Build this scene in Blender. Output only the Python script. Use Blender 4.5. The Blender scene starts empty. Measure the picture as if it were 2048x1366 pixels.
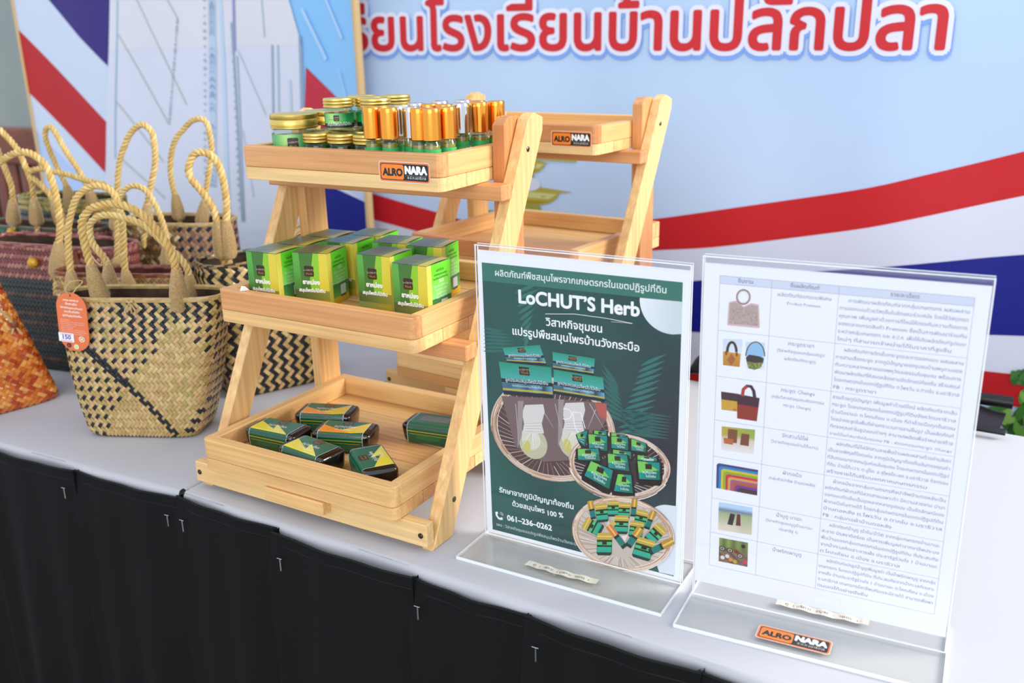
import bpy, bmesh, math, random
from mathutils import Vector, Matrix
from mathutils.geometry import delaunay_2d_cdt
R_ = random.Random(7)
S = bpy.context.scene
COL = S.collection
TZ = 0.75                      # table top height

# ------------------------------------------------------------------ camera, sky, lights, exposure
def make_camera():
    pitch, roll, f = 0.3055, -0.0223, 1904.5
    fw = Vector((0, math.cos(pitch), -math.sin(pitch)))
    ri = Vector((1, 0, 0)); up = ri.cross(fw)
    r = math.cos(roll) * ri + math.sin(roll) * up
    u = -math.sin(roll) * ri + math.cos(roll) * up
    cam = bpy.data.cameras.new('camera')
    cam.sensor_width = 36.0; cam.lens = f * 36.0 / 2048.0
    cam.clip_start = 0.02; cam.clip_end = 60
    cam.dof.use_dof = True; cam.dof.focus_distance = 0.96; cam.dof.aperture_fstop = 6.0
    o = bpy.data.objects.new('camera', cam)
    m = Matrix((r, u, -fw)).transposed().to_4x4()
    m.translation = Vector((0, 0, TZ + 0.48773))
    o.matrix_world = m
    COL.objects.link(o); S.camera = o
make_camera()
W = bpy.data.worlds.new('daylight'); S.world = W; W.use_nodes = True
W.node_tree.nodes['Background'].inputs[0].default_value = (0.84, 0.91, 1.0, 1)
W.node_tree.nodes['Background'].inputs[1].default_value = 0.98
def area(name, loc, target, size, energy, color):
    l = bpy.data.lights.new(name, 'AREA'); l.shape = 'RECTANGLE'; l.size, l.size_y = size
    l.energy = energy; l.color = color
    o = bpy.data.objects.new(name, l); COL.objects.link(o); o.location = loc
    o.rotation_euler = (Vector(target) - Vector(loc)).to_track_quat('-Z', 'Y').to_euler()
area('open_side_daylight', (3.6, 0.2, 2.7), (-0.1, 1.2, 0.8), (1.6, 1.4), 160, (1.0, 0.96, 0.895))
area('front_fill', (-0.9, -3.4, 2.2), (0, 1.3, 0.9), (3.2, 2.0), 62, (0.96, 0.98, 1.0))  # soft fill lamp added behind the camera to brighten front faces
S.view_settings.view_transform = 'Standard'; S.view_settings.look = 'None'
S.view_settings.gamma = 1.0; S.view_settings.use_curve_mapping = False
S.view_settings.exposure = 0.25
S.cycles.transparent_max_bounces = 40

# ------------------------------------------------------------------ helpers
def lin(c):
    out = []
    for v in c[:3]:
        v = v / 255.0
        out.append(v / 12.92 if v <= 0.04045 else ((v + 0.055) / 1.055) ** 2.4)
    return (out[0], out[1], out[2], 1.0)
def tag(o, label=None, cat=None, group=None, kind=None):
    if label: o['label'] = label
    if cat: o['category'] = cat
    if group: o['group'] = group
    if kind: o['kind'] = kind
    return o
def empty(name, loc=(0, 0, 0), rz=0.0, parent=None):
    o = bpy.data.objects.new(name, None); COL.objects.link(o)
    o.empty_display_size = 0.02
    o.location = loc; o.rotation_euler = (0, 0, rz); o.parent = parent
    return o
def link(name, me, mat=None, parent=None, loc=None, rot=None, smooth=False):
    if mat is not None:
        for m in (mat if isinstance(mat, (list, tuple)) else [mat]): me.materials.append(m)
    if smooth:
        for p in me.polygons: p.use_smooth = True
        me.set_sharp_from_angle(angle=math.radians(38))
    o = bpy.data.objects.new(name, me); COL.objects.link(o); o.parent = parent
    if loc is not None: o.location = loc
    if rot is not None: o.rotation_euler = rot
    return o
def copy_tree(o, parent=None):
    c = o.copy(); COL.objects.link(c); c.parent = parent
    for ch in list(o.children): copy_tree(ch, c)
    return c
class MB:
    def __init__(s): s.v = []; s.f = []; s.m = []
    def add(s, vs, fs, mi=0):
        b = len(s.v); s.v += [tuple(v) for v in vs]
        s.f += [tuple(b + i for i in f) for f in fs]; s.m += [mi] * len(fs)
    def quad(s, a, b, c, d, mi=0): s.add([a, b, c, d], [(0, 1, 2, 3)], mi)
    def mesh(s, name):
        me = bpy.data.meshes.new(name); me.from_pydata(s.v, [], s.f); me.update()
        if any(s.m): me.polygons.foreach_set('material_index', s.m)
        return me
    def link(s, name, mat, parent=None, loc=None, rot=None, smooth=False):
        return link(name, s.mesh(name), mat, parent, loc, rot, smooth)
def box_mesh(lx, ly, lz, bev=0.0, seg=1, name='board'):
    bm = bmesh.new(); bmesh.ops.create_cube(bm, size=1.0)
    bmesh.ops.scale(bm, vec=(lx, ly, lz), verts=bm.verts)
    if bev: bmesh.ops.bevel(bm, geom=list(bm.edges), offset=bev, segments=seg, affect='EDGES', profile=0.5)
    me = bpy.data.meshes.new(name); bm.to_mesh(me); bm.free()
    return me
def box(name, mat, parent, c, size, rot=None, bev=0.001, seg=1, smooth=False):
    return link(name, box_mesh(*size, bev=bev, seg=seg, name=name), mat, parent, c, rot, smooth)
def prism(name, mat, parent, pts, z0, z1, bev=0.0):
    bm = bmesh.new()
    vs = [bm.verts.new((x, y, z0)) for x, y in pts]; f = bm.faces.new(vs)
    r = bmesh.ops.extrude_face_region(bm, geom=[f])
    bmesh.ops.translate(bm, vec=(0, 0, z1 - z0), verts=[g for g in r['geom'] if isinstance(g, bmesh.types.BMVert)])
    bmesh.ops.recalc_face_normals(bm, faces=bm.faces)
    if bev:
        es = [e for e in bm.edges if abs(e.verts[0].co.z - e.verts[1].co.z) < 1e-6]
        bmesh.ops.bevel(bm, geom=es, offset=bev, segments=1, affect='EDGES')
    me = bpy.data.meshes.new(name); bm.to_mesh(me); bm.free()
    return link(name, me, mat, parent)
def lathe(prof, seg=32, cap=False, rfun=None):
    """profile [(r,z)...] -> MB"""
    b = MB(); vs = []; fs = []
    for k, (r, z) in enumerate(prof):
        for i in range(seg):
            a = 2 * math.pi * i / seg
            rr = rfun(r, z, a) if rfun else r
            vs.append((rr * math.cos(a), rr * math.sin(a), z))
    for k in range(len(prof) - 1):
        for i in range(seg):
            j = (i + 1) % seg
            fs.append((k * seg + i, k * seg + j, (k + 1) * seg + j, (k + 1) * seg + i))
    b.add(vs, fs); return b
def catmull(pts, n=8):
    P = [Vector(p) for p in pts]; P = [P[0] * 2 - P[1]] + P + [P[-1] * 2 - P[-2]]
    out = []
    for i in range(1, len(P) - 2):
        for k in range(n):
            t = k / n
            a, b, c, d = P[i - 1], P[i], P[i + 1], P[i + 2]
            out.append(0.5 * ((2 * b) + (c - a) * t + (2 * a - 5 * b + 4 * c - d) * t * t + (3 * b - a - 3 * c + d) * t ** 3))
    out.append(P[-2]); return out
def resample(pts, step):
    L = [0.0]
    for a, b in zip(pts, pts[1:]): L.append(L[-1] + (b - a).length)
    n = max(2, int(L[-1] / step)); out = []; k = 0
    for i in range(n + 1):
        s = L[-1] * i / n
        while k < len(L) - 2 and L[k + 1] < s: k += 1
        t = (s - L[k]) / max(1e-9, L[k + 1] - L[k]); out.append(pts[k].lerp(pts[k + 1], min(1, max(0, t))))
    return out
def frames(pts):
    T = []
    for i in range(len(pts)):
        a = pts[max(0, i - 1)]; b = pts[min(len(pts) - 1, i + 1)]; T.append((b - a).normalized())
    n = T[0].orthogonal().normalized(); N = []
    for t in T:
        n = (n - t * n.dot(t)).normalized(); N.append(n.copy())
    return T, N
def tube(b, pts, r, seg=6, mi=0, rf=None):
    pts = [Vector(p) for p in pts]; T, N = frames(pts); vs = []; fs = []
    for i, p in enumerate(pts):
        bn = T[i].cross(N[i]); rr = rf(i / (len(pts) - 1)) if rf else r
        for k in range(seg):
            a = 2 * math.pi * k / seg
            vs.append(p + (N[i] * math.cos(a) + bn * math.sin(a)) * rr)
    for i in range(len(pts) - 1):
        for k in range(seg):
            j = (k + 1) % seg
            fs.append((i * seg + k, i * seg + j, (i + 1) * seg + j, (i + 1) * seg + k))
    fs.append(tuple(range(seg - 1, -1, -1))); fs.append(tuple(range((len(pts) - 1) * seg, len(pts) * seg)))
    b.add(vs, fs, mi)

# ------------------------------------------------------------------ materials
def nodes(name):
    m = bpy.data.materials.new(name); m.use_nodes = True; nt = m.node_tree
    return m, nt, nt.nodes['Principled BSDF']
def mat(name, rgb, rough=0.5, metal=0.0, spec=0.5, noise=None, bump=0.0, bscale=200, coat=0.0, sheen=0.0):
    m, nt, p = nodes(name)
    p.inputs['Base Color'].default_value = lin(rgb); p.inputs['Roughness'].default_value = rough
    p.inputs['Metallic'].default_value = metal; p.inputs['Specular IOR Level'].default_value = spec
    p.inputs['Coat Weight'].default_value = coat; p.inputs['Sheen Weight'].default_value = sheen
    tc = nt.nodes.new('ShaderNodeTexCoord')
    if noise:
        rgb2, sc = noise
        n = nt.nodes.new('ShaderNodeTexNoise'); n.inputs['Scale'].default_value = sc; n.inputs['Detail'].default_value = 4
        nt.links.new(tc.outputs['Object'], n.inputs['Vector'])
        r = nt.nodes.new('ShaderNodeValToRGB'); r.color_ramp.elements[0].position = .35; r.color_ramp.elements[1].position = .65
        r.color_ramp.elements[0].color = lin(rgb); r.color_ramp.elements[1].color = lin(rgb2)
        nt.links.new(n.outputs['Fac'], r.inputs['Fac']); nt.links.new(r.outputs['Color'], p.inputs['Base Color'])
    if bump:
        n = nt.nodes.new('ShaderNodeTexNoise'); n.inputs['Scale'].default_value = bscale; n.inputs['Detail'].default_value = 3
        nt.links.new(tc.outputs['Object'], n.inputs['Vector'])
        b = nt.nodes.new('ShaderNodeBump'); b.inputs['Strength'].default_value = bump; b.inputs['Distance'].default_value = 0.001
        nt.links.new(n.outputs['Fac'], b.inputs['Height']); nt.links.new(b.outputs['Normal'], p.inputs['Normal'])
    return m
def print_mat(name, rough=0.5, spec=0.5, coat=0.0, noise=0.0, nscale=40, bump=0.0):
    """ink, dye or straw whose colour is stored per face corner"""
    m, nt, p = nodes(name)
    a = nt.nodes.new('ShaderNodeAttribute'); a.attribute_name = 'Col'
    p.inputs['Roughness'].default_value = rough; p.inputs['Specular IOR Level'].default_value = spec
    p.inputs['Coat Weight'].default_value = coat; p.inputs['Coat Roughness'].default_value = 0.15
    src = a.outputs['Color']
    if noise:
        tc = nt.nodes.new('ShaderNodeTexCoord')
        n = nt.nodes.new('ShaderNodeTexNoise'); n.inputs['Scale'].default_value = nscale; n.inputs['Detail'].default_value = 4
        nt.links.new(tc.outputs['Object'], n.inputs['Vector'])
        mr = nt.nodes.new('ShaderNodeMapRange'); mr.inputs['To Min'].default_value = 1 - noise; mr.inputs['To Max'].default_value = 1 + noise
        nt.links.new(n.outputs['Fac'], mr.inputs['Value'])
        mx = nt.nodes.new('ShaderNodeVectorMath'); mx.operation = 'SCALE'
        nt.links.new(src, mx.inputs[0]); nt.links.new(mr.outputs['Result'], mx.inputs['Scale'])
        src = mx.outputs['Vector']
        if bump:
            b = nt.nodes.new('ShaderNodeBump'); b.inputs['Strength'].default_value = bump; b.inputs['Distance'].default_value = 0.001
            nt.links.new(n.outputs['Fac'], b.inputs['Height']); nt.links.new(b.outputs['Normal'], p.inputs['Normal'])
    nt.links.new(src, p.inputs['Base Color'])
    return m
def wood_mat(name, light, dark, knot, ringy=0.5):
    """rubberwood: grain stretched along local X, tone varied board by board"""
    m, nt, p = nodes(name); N = nt.nodes.new; L = nt.links.new
    tc = N('ShaderNodeTexCoord'); oi = N('ShaderNodeObjectInfo')
    off = N('ShaderNodeVectorMath'); off.operation = 'SCALE'; off.inputs[0].default_value = (7.3, 3.1, 5.7)
    L(oi.outputs['Random'], off.inputs['Scale'])
    add = N('ShaderNodeVectorMath'); L(tc.outputs['Object'], add.inputs[0]); L(off.outputs[0], add.inputs[1])
    mp = N('ShaderNodeMapping'); mp.inputs['Scale'].default_value = (2.2, 26, 26); L(add.outputs[0], mp.inputs['Vector'])
    n1 = N('ShaderNodeTexNoise'); n1.inputs['Scale'].default_value = 1.6; n1.inputs['Detail'].default_value = 5; n1.inputs['Distortion'].default_value = 1.2
    L(mp.outputs[0], n1.inputs['Vector'])
    w = N('ShaderNodeTexWave'); w.wave_type = 'BANDS'; w.bands_direction = 'Y'; w.inputs['Scale'].default_value = 1.3
    w.inputs['Distortion'].default_value = 6; w.inputs['Detail'].default_value = 2; w.inputs['Detail Scale'].default_value = 0.6
    L(mp.outputs[0], w.inputs['Vector'])
    mx = N('ShaderNodeMix'); mx.data_type = 'FLOAT'; mx.inputs['Factor'].default_value = ringy
    L(n1.outputs['Fac'], mx.inputs['A']); L(w.outputs['Fac'], mx.inputs['B'])
    r = N('ShaderNodeValToRGB'); e = r.color_ramp.elements; e[0].position = .15; e[0].color = lin(dark); e[1].position = .75; e[1].color = lin(light)
    L(mx.outputs['Result'], r.inputs['Fac'])
    # board tone
    tone = N('ShaderNodeValToRGB'); te = tone.color_ramp.elements
    te[0].position = 0; te[0].color = (1, 1, 1, 1); te[1].position = 1; te[1].color = (0.86, 0.68, 0.55, 1)
    x = te.new(0.45); x.color = (1, 0.95, 0.88, 1)
    L(oi.outputs['Random'], tone.inputs['Fac'])
    mul = N('ShaderNodeMix'); mul.data_type = 'RGBA'; mul.blend_type = 'MULTIPLY'; mul.inputs['Factor'].default_value = 0.9
    L(r.outputs['Color'], mul.inputs['A']); L(tone.outputs['Color'], mul.inputs['B'])
    # sparse reddish heart streaks
    mp2 = N('ShaderNodeMapping'); mp2.inputs['Scale'].default_value = (3.5, 16, 16); L(add.outputs[0], mp2.inputs['Vector'])
    n2 = N('ShaderNodeTexNoise'); n2.inputs['Scale'].default_value = 1.0; n2.inputs['Detail'].default_value = 2; L(mp2.outputs[0], n2.inputs['Vector'])
    r2 = N('ShaderNodeMapRange'); r2.inputs['From Min'].default_value = .55; r2.inputs['From Max'].default_value = .78; r2.inputs['To Max'].default_value = .75
    L(n2.outputs['Fac'], r2.inputs['Value'])
    mk = N('ShaderNodeMix'); mk.data_type = 'RGBA'; mk.inputs['B'].default_value = lin(knot)
    L(r2.outputs['Result'], mk.inputs['Factor']); L(mul.outputs['Result'], mk.inputs['A'])
    # thin dark grain lines
    mp3 = N('ShaderNodeMapping'); mp3.inputs['Scale'].default_value = (4, 190, 190); L(add.outputs[0], mp3.inputs['Vector'])
    n3 = N('ShaderNodeTexNoise'); n3.inputs['Scale'].default_value = 1.5; n3.inputs['Detail'].default_value = 3; L(mp3.outputs[0], n3.inputs['Vector'])
    r3 = N('ShaderNodeMapRange'); r3.inputs['From Min'].default_value = .3; r3.inputs['From Max'].default_value = .7; r3.inputs['To Min'].default_value = .84; r3.inputs['To Max'].default_value = 1.08
    L(n3.outputs['Fac'], r3.inputs['Value'])
    sc = N('ShaderNodeVectorMath'); sc.operation = 'SCALE'; L(mk.outputs['Result'], sc.inputs[0]); L(r3.outputs['Result'], sc.inputs['Scale'])
    L(sc.outputs['Vector'], p.inputs['Base Color'])
    p.inputs['Roughness'].default_value = 0.42; p.inputs['Specular IOR Level'].default_value = 0.4
    b = N('ShaderNodeBump'); b.inputs['Strength'].default_value = 0.15; b.inputs['Distance'].default_value = 0.0006
    L(n3.outputs['Fac'], b.inputs['Height']); L(b.outputs['Normal'], p.inputs['Normal'])
    return m
def clear_mat(name, tint=(255, 255, 255), refl=1.0, rough=0.03, haze=0.0, hazecol=(235, 240, 245)):
    """thin clear sheet: lets light straight through, mirrors by Fresnel"""
    m, nt, p = nodes(name); N = nt.nodes.new; L = nt.links.new
    out = nt.nodes['Material Output']
    t = N('ShaderNodeBsdfTransparent'); t.inputs['Color'].default_value = lin(tint)
    g = N('ShaderNodeBsdfGlossy'); g.inputs['Roughness'].default_value = rough
    fr = N('ShaderNodeLayerWeight'); fr.inputs['Blend'].default_value = 0.5
    pw = N('ShaderNodeMath'); pw.operation = 'POWER'; pw.inputs[1].default_value = 4.0; L(fr.outputs['Facing'], pw.inputs[0])
    k = N('ShaderNodeMath'); k.operation = 'MULTIPLY_ADD'; k.inputs[1].default_value = refl * .8; k.inputs[2].default_value = .04 * refl; L(pw.outputs[0], k.inputs[0])
    mx = N('ShaderNodeMixShader'); L(k.outputs[0], mx.inputs[0]); L(t.outputs[0], mx.inputs[1]); L(g.outputs[0], mx.inputs[2])
    if haze:
        d = N('ShaderNodeBsdfDiffuse'); d.inputs['Color'].default_value = lin(hazecol)
        m2 = N('ShaderNodeMixShader'); m2.inputs[0].default_value = haze
        L(mx.outputs[0], m2.inputs[1]); L(d.outputs[0], m2.inputs[2]); L(m2.outputs[0], out.inputs[0])
    else: L(mx.outputs[0], out.inputs[0])
    nt.nodes.remove(p)
    return m
M = {}
M['wood'] = wood_mat('rubberwood', (246, 212, 152), (230, 184, 122), (200, 136, 84), .22)
M['wood_red'] = wood_mat('rubberwood_heart', (228, 172, 116), (208, 142, 92), (170, 100, 60), .25)
M['cloth'] = mat('white_cloth', (190, 190, 196), .85, spec=.2, bump=.12, bscale=420, sheen=.1)
M['skirt'] = mat('black_polyester', (9, 10, 12), .7, spec=.2, bump=.15, bscale=900, noise=((12, 13, 15), 6))
M['skirt_hem'] = mat('black_piping', (7, 7, 9), .6, spec=.25)
M['steel'] = mat('steel', (190, 190, 192), .3, metal=1)
M['screw'] = mat('zinc_screw', (120, 112, 100), .35, metal=1, noise=((60, 52, 46), 400))
M['rust'] = mat('dark_screw_hole', (58, 38, 26), .8)
M['gold'] = mat('gold_lid', (226, 198, 112), .36, metal=1)
M['copper'] = mat('copper_cap', (244, 164, 66), .2, metal=1)
M['silver'] = mat('silver_cap', (206, 208, 212), .14, metal=1)
M['glass'] = clear_mat('clear_glass', (238, 246, 240), 1.3)
M['balm'] = mat('dark_green_balm', (52, 62, 30), .25, spec=.6)
M['balm_pale'] = mat('pale_green_balm', (176, 188, 120), .25, spec=.6)
M['oil'] = mat('herbal_oil', (150, 140, 30), .15, spec=.7)
M['label'] = print_mat('printed_label', .35, .5, coat=.3)
M['carton'] = print_mat('printed_carton', .38, .5, coat=.35)
M['paper'] = print_mat('printed_paper', .55, .3)
M['vinyl'] = print_mat('printed_vinyl', .5, .35, noise=.04, nscale=6)
M['tagprint'] = print_mat('printed_tag', .6, .3)
M['card'] = mat('white_card', (240, 240, 240), .6)
M['acrylic'] = clear_mat('acrylic_sheet', (254, 254, 255), .7, haze=.006)
M['acrylic_base'] = clear_mat('acrylic_base', (255, 255, 253), .6, rough=.12, haze=.025, hazecol=(232, 230, 222))
M['acrylic_edge'] = mat('acrylic_edge', (236, 240, 242), .15, spec=.8)
M['soap'] = mat('black_soap', (22, 18, 14), .2, spec=.6, coat=.6, bump=.8, bscale=90)
M['weave'] = print_mat('woven_strips', .36, .5, coat=.25, noise=.22, nscale=160, bump=.15)
M['weave_gloss'] = print_mat('lacquered_strips', .2, .6, coat=.8, noise=.25, nscale=120, bump=.15)
M['rope'] = print_mat('straw_rope', .6, .3, noise=.2, nscale=500, bump=.5)
M['twine'] = mat('twine', (208, 182, 134), .8, noise=((178, 146, 98), 500), bump=.5, bscale=600)
M['lining'] = mat('dark_basket_lining', (84, 60, 40), .8, noise=((54, 36, 26), 60))
M['leather'] = mat('brown_leather', (140, 72, 46), .5, noise=((112, 54, 34), 60))
M['bead'] = mat('yellow_bead', (208, 158, 26), .35)
M['bag_black'] = mat('black_leatherette', (16, 16, 18), .38, spec=.5, bump=.3, bscale=300)
M['wall'] = mat('grey_green_wall', (152, 160, 158), .9, noise=((160, 167, 164), 2))
M['floor'] = mat('grey_floor', (140, 138, 134), .6, noise=((120, 118, 114), 3))
M['bench'] = mat('red_brown_wood', (132, 62, 34), .4, noise=((104, 46, 26), 14))
M['bamboo'] = mat('tan_pole', (214, 180, 128), .6)
M['table'] = mat('folding_table_top', (200, 200, 196), .6)

# ------------------------------------------------------------------ flat print kit
_tc = {}
def text_mesh(body, bold=0.0, res=1):
    k = (body, bold, res)
    if k in _tc: return _tc[k]
    c = bpy.data.curves.new('lettering', 'FONT'); c.body = body; c.resolution_u = res; c.offset = bold; c.dimensions = '3D'
    o = bpy.data.objects.new('lettering', c)
    me = bpy.data.meshes.new_from_object(o)          # outlines only
    nxt = {e.vertices[0]: e.vertices[1] for e in me.edges}; pt = [(v.co.x, v.co.y) for v in me.vertices]
    adj = {}
    for e in me.edges:
        a, b = e.vertices; adj.setdefault(a, []).append(b); adj.setdefault(b, []).append(a)
    bpy.data.objects.remove(o); bpy.data.meshes.remove(me); bpy.data.curves.remove(c)
    seen_ = set(); loops = []
    for a in range(len(pt)):             # outlines keep their vertex order, so the winding is kept too
        if a in seen_ or a not in adj: continue
        L = [a]; seen_.add(a); b = a + 1 if (a + 1) in adj[a] else adj[a][0]
        while b not in seen_:
            L.append(b); seen_.add(b); n_ = [q for q in adj[b] if q not in seen_]
            if not n_: break
            b = n_[0]
        P = [pt[q] for q in L]
        if len(P) > 2: loops.append((min(p[0] for p in P), max(p[0] for p in P), min(p[1] for p in P), max(p[1] for p in P), P))
    loops.sort(key=lambda l: l[0]); clusters = []
    for l in loops:
        if clusters and l[0] <= clusters[-1][0]: clusters[-1][1].append(l); clusters[-1][0] = max(clusters[-1][0], l[1])
        else: clusters.append([l[1], [l]])
    vs = []; fs = []
    for _, ls in clusters:
        V_ = []; E_ = []
        for l in ls:
            b = len(V_); n_ = len(l[4]); V_ += [Vector(p) for p in l[4]]; E_ += [(b + q, b + (q + 1) % n_) for q in range(n_)]
        ov, oe, of = delaunay_2d_cdt(V_, E_, [], 0, 1e-6, False)[:3]
        b = len(vs); vs += [(v.x, v.y) for v in ov]
        for f in of:
            cx = sum(ov[q].x for q in f) / 3; cy = sum(ov[q].y for q in f) / 3; wn = 0
            for x0_, x1_, y0_, y1_, P in ls:
                if not (x0_ <= cx <= x1_ and y0_ <= cy <= y1_): continue
                ax, ay = P[-1]
                for bx_, by_ in P:
                    if (ay <= cy) != (by_ <= cy):
                        t = (bx_ - ax) * (cy - ay) - (cx - ax) * (by_ - ay)
                        if ay <= cy and t > 0: wn += 1
                        elif ay > cy and t < 0: wn -= 1
                    ax, ay = bx_, by_
            if wn: fs.append(tuple(b + q for q in f))
    lev = None
    if vs:
        x0 = min(v[0] for v in vs); x1 = max(v[0] for v in vs)
    else: x0, x1 = 0, 1
    _tc[k] = (vs, fs, lev, x0, x1); return _tc[k]
class Canvas:
    def __init__(s): s.v = []; s.f = []; s.c = []; s.lay = 0
    def tri(s, pts, fs, cols, lev=None):
        """pts 2-D, one colour or one per point"""
        s.lay += 1; b = len(s.v); per = isinstance(cols, list)
        s.v += [(p[0], p[1], s.lay + (lev[i] * .2 if lev else 0)) for i, p in enumerate(pts)]
        cl = [lin(c) for c in cols] if per else lin(cols)
        for f in fs:
            s.f.append(tuple(b + i for i in f))
            s.c += [cl[i] for i in f] if per else [cl] * len(f)
    def same(s): s.lay -= 1; return s
    def poly(s, pts, col): s.tri(pts, [tuple(range(len(pts)))], col)
    def rect(s, x0, y0, x1, y1, col): s.poly([(x0, y0), (x1, y0), (x1, y1), (x0, y1)], col)
    def rrect(s, x0, y0, x1, y1, r, col, n=5):
        p = []
        for cx, cy, a in ((x1 - r, y1 - r, 0), (x0 + r, y1 - r, 90), (x0 + r, y0 + r, 180), (x1 - r, y0 + r, 270)):
            for k in range(n + 1):
                t = math.radians(a + 90 * k / n); p.append((cx + r * math.cos(t), cy + r * math.sin(t)))
        s.poly(p, col)
    def disc(s, cx, cy, rx, col, ry=None, n=20, rot=0):
        ry = ry or rx; cr, sr = math.cos(rot), math.sin(rot)
        s.poly([(cx + rx * math.cos(t) * cr - ry * math.sin(t) * sr, cy + rx * math.cos(t) * sr + ry * math.sin(t) * cr)
                for t in [2 * math.pi * k / n for k in range(n)]], col)
    def line(s, pts, w, col, w2=None):
        pts = [Vector(p) for p in pts]; vs = []; n = len(pts)
        for i, p in enumerate(pts):
            d = (pts[min(n - 1, i + 1)] - pts[max(0, i - 1)])
            if d.length < 1e-9: d = Vector((1, 0))
            d.normalize(); q = Vector((-d.y, d.x)); ww = w if w2 is None else w + (w2 - w) * i / (n - 1)
            vs += [p + q * ww / 2, p - q * ww / 2]
        s.tri([tuple(v) for v in vs], [(2 * i, 2 * i + 1, 2 * i + 3, 2 * i + 2) for i in range(n - 1)], col)
    def grid(s, fn, nx, ny, colfn):
        pts = [fn(i / nx, j / ny) for j in range(ny + 1) for i in range(nx + 1)]
        cols = [colfn(i / nx, j / ny) for j in range(ny + 1) for i in range(nx + 1)]
        s.tri(pts, [(j * (nx + 1) + i, j * (nx + 1) + i + 1, (j + 1) * (nx + 1) + i + 1, (j + 1) * (nx + 1) + i) for j in range(ny) for i in range(nx)], cols)
    def text(s, body, p0, p1, col, bold=0.0, res=1, hscale=1.0, clip=None, fat=0, nf=8):
        """baseline from p0 to p1, stretched to that width; hscale = letter height over natural height"""
        vs, fs, lev, x0, x1 = text_mesh(body, bold, res)
        if not fs: return
        p0 = Vector(p0); d = Vector(p1) - p0; k = d.length / (x1 - x0); d.normalize(); q = Vector((-d.y, d.x))
        pts = [tuple(p0 + d * (v[0] - x0) * k + q * v[1] * k * hscale) for v in vs]
        if clip is not None:
            fs = [f for f in fs if min(pts[i][0] for i in f) >= clip]
        s.tri(pts, fs, col, lev)
        for k in range(nf if fat else 0):
            a = k * 2 * math.pi / nf; s.lay -= .85 if nf == 8 else .8
            s.tri([(x + fat * math.cos(a), y + fat * math.sin(a)) for x, y in pts], fs, col)
        s.lay = math.ceil(s.lay)
    def bake(s, name, place, material, parent, step=4e-5, kind=None, cut=None, base=0.0):
        me = bpy.data.meshes.new(name)
        if cut:
            me.from_pydata(s.v, [], s.f)
        else:
            me.from_pydata([tuple(place(x, y, base + l * step)) for x, y, l in s.v], [], s.f)
        me.update()
        a = me.color_attributes.new('Col', 'FLOAT_COLOR', 'CORNER')
        a.data.foreach_set('color', [c for q in s.c for c in q])
        if cut:
            bm = bmesh.new(); bm.from_mesh(me)
            for ax, st in enumerate(cut):
                lo = min(v[ax] for v in s.v); hi = max(v[ax] for v in s.v); k = math.ceil(lo / st)
                while k * st < hi:
                    co = [0, 0, 0]; no = [0, 0, 0]; co[ax] = k * st; no[ax] = 1
                    bmesh.ops.bisect_plane(bm, geom=bm.verts[:] + bm.edges[:] + bm.faces[:], plane_co=co, plane_no=no, dist=1e-7); k += 1
            for v in bm.verts: v.co = place(v.co.x, v.co.y, base + v.co.z * step)
            bm.to_mesh(me); bm.free()
        o = link(name, me, material, parent)
        if kind: o['kind'] = kind
        return o
def homography(src, dst):
    A = []; B = []
    for (x, y), (u, v) in zip(src, dst):
        A.append([x, y, 1, 0, 0, 0, -u * x, -u * y]); B.append(u)
        A.append([0, 0, 0, x, y, 1, -v * x, -v * y]); B.append(v)
    n = 8
    for i in range(n):
        p = max(range(i, n), key=lambda r: abs(A[r][i])); A[i], A[p] = A[p], A[i]; B[i], B[p] = B[p], B[i]
        for r in range(i + 1, n):
            f = A[r][i] / A[i][i]
            for c in range(i, n): A[r][c] -= f * A[i][c]
            B[r] -= f * B[i]
    h = [0] * 8
    for i in reversed(range(n)): h[i] = (B[i] - sum(A[i][c] * h[c] for c in range(i + 1, n))) / A[i][i]
    def f(x, y):
        w = h[6] * x + h[7] * y + 1
        return ((h[0] * x + h[1] * y + h[2]) / w, (h[3] * x + h[4] * y + h[5]) / w)
    return f
def mixc(a, b, t): return tuple(a[i] + (b[i] - a[i]) * t for i in range(3))

# ================================================================== SETTING
def plane_quad(name, pts, m, kind='structure'):
    b = MB(); b.add(pts, [tuple(range(len(pts)))]); o = b.link(name, m); o['kind'] = kind; return o
plane_quad('floor', [(-6, -3, 0), (6, -3, 0), (6, 7, 0), (-6, 7, 0)], M['floor'])
ua = -0.50
un = Vector((-math.sin(ua), math.cos(ua), 0)); ue = Vector((math.cos(ua), math.sin(ua), 0))
wc = Vector((0.27, 1.76, 0)) + un * 1.3
box('wall_back', M['wall'], None, wc + Vector((0, 0, 1.5)), (8, 0.12, 3.0), (0, 0, ua), bev=0)['kind'] = 'structure'

# --- brown slatted wooden bench against the wall, far left
BE = Vector((0.27, 1.76, 0)) + un * 0.5 - ue * 2.52
bench = tag(empty('wooden_bench', (BE.x, BE.y, 0), ua), 'red-brown wooden bench back with upright slats behind the handbags at far left', 'bench')
box('top_rail', M['bench'], bench, (0, 0, 0.922), (1.15, 0.045, 0.13), bev=.01, seg=2)
box('bottom_rail', M['bench'], bench, (0, 0, 0.50), (1.15, 0.04, 0.07), bev=.004)
box('seat', M['bench'], bench, (0, -0.24, 0.44), (1.2, 0.46, 0.04), bev=.006)
for k in range(15): box('slat', M['bench'], bench, (-0.5 + k * 0.0715, 0, 0.695), (0.045, 0.02, 0.33), bev=.003)
for sx in (-0.57, 0.57):
    box('post', M['bench'], bench, (sx, 0, 0.49), (0.05, 0.05, 0.98), bev=.004)
    box('leg', M['bench'], bench, (sx, -0.44, 0.21), (0.05, 0.05, 0.42), bev=.004)

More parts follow.
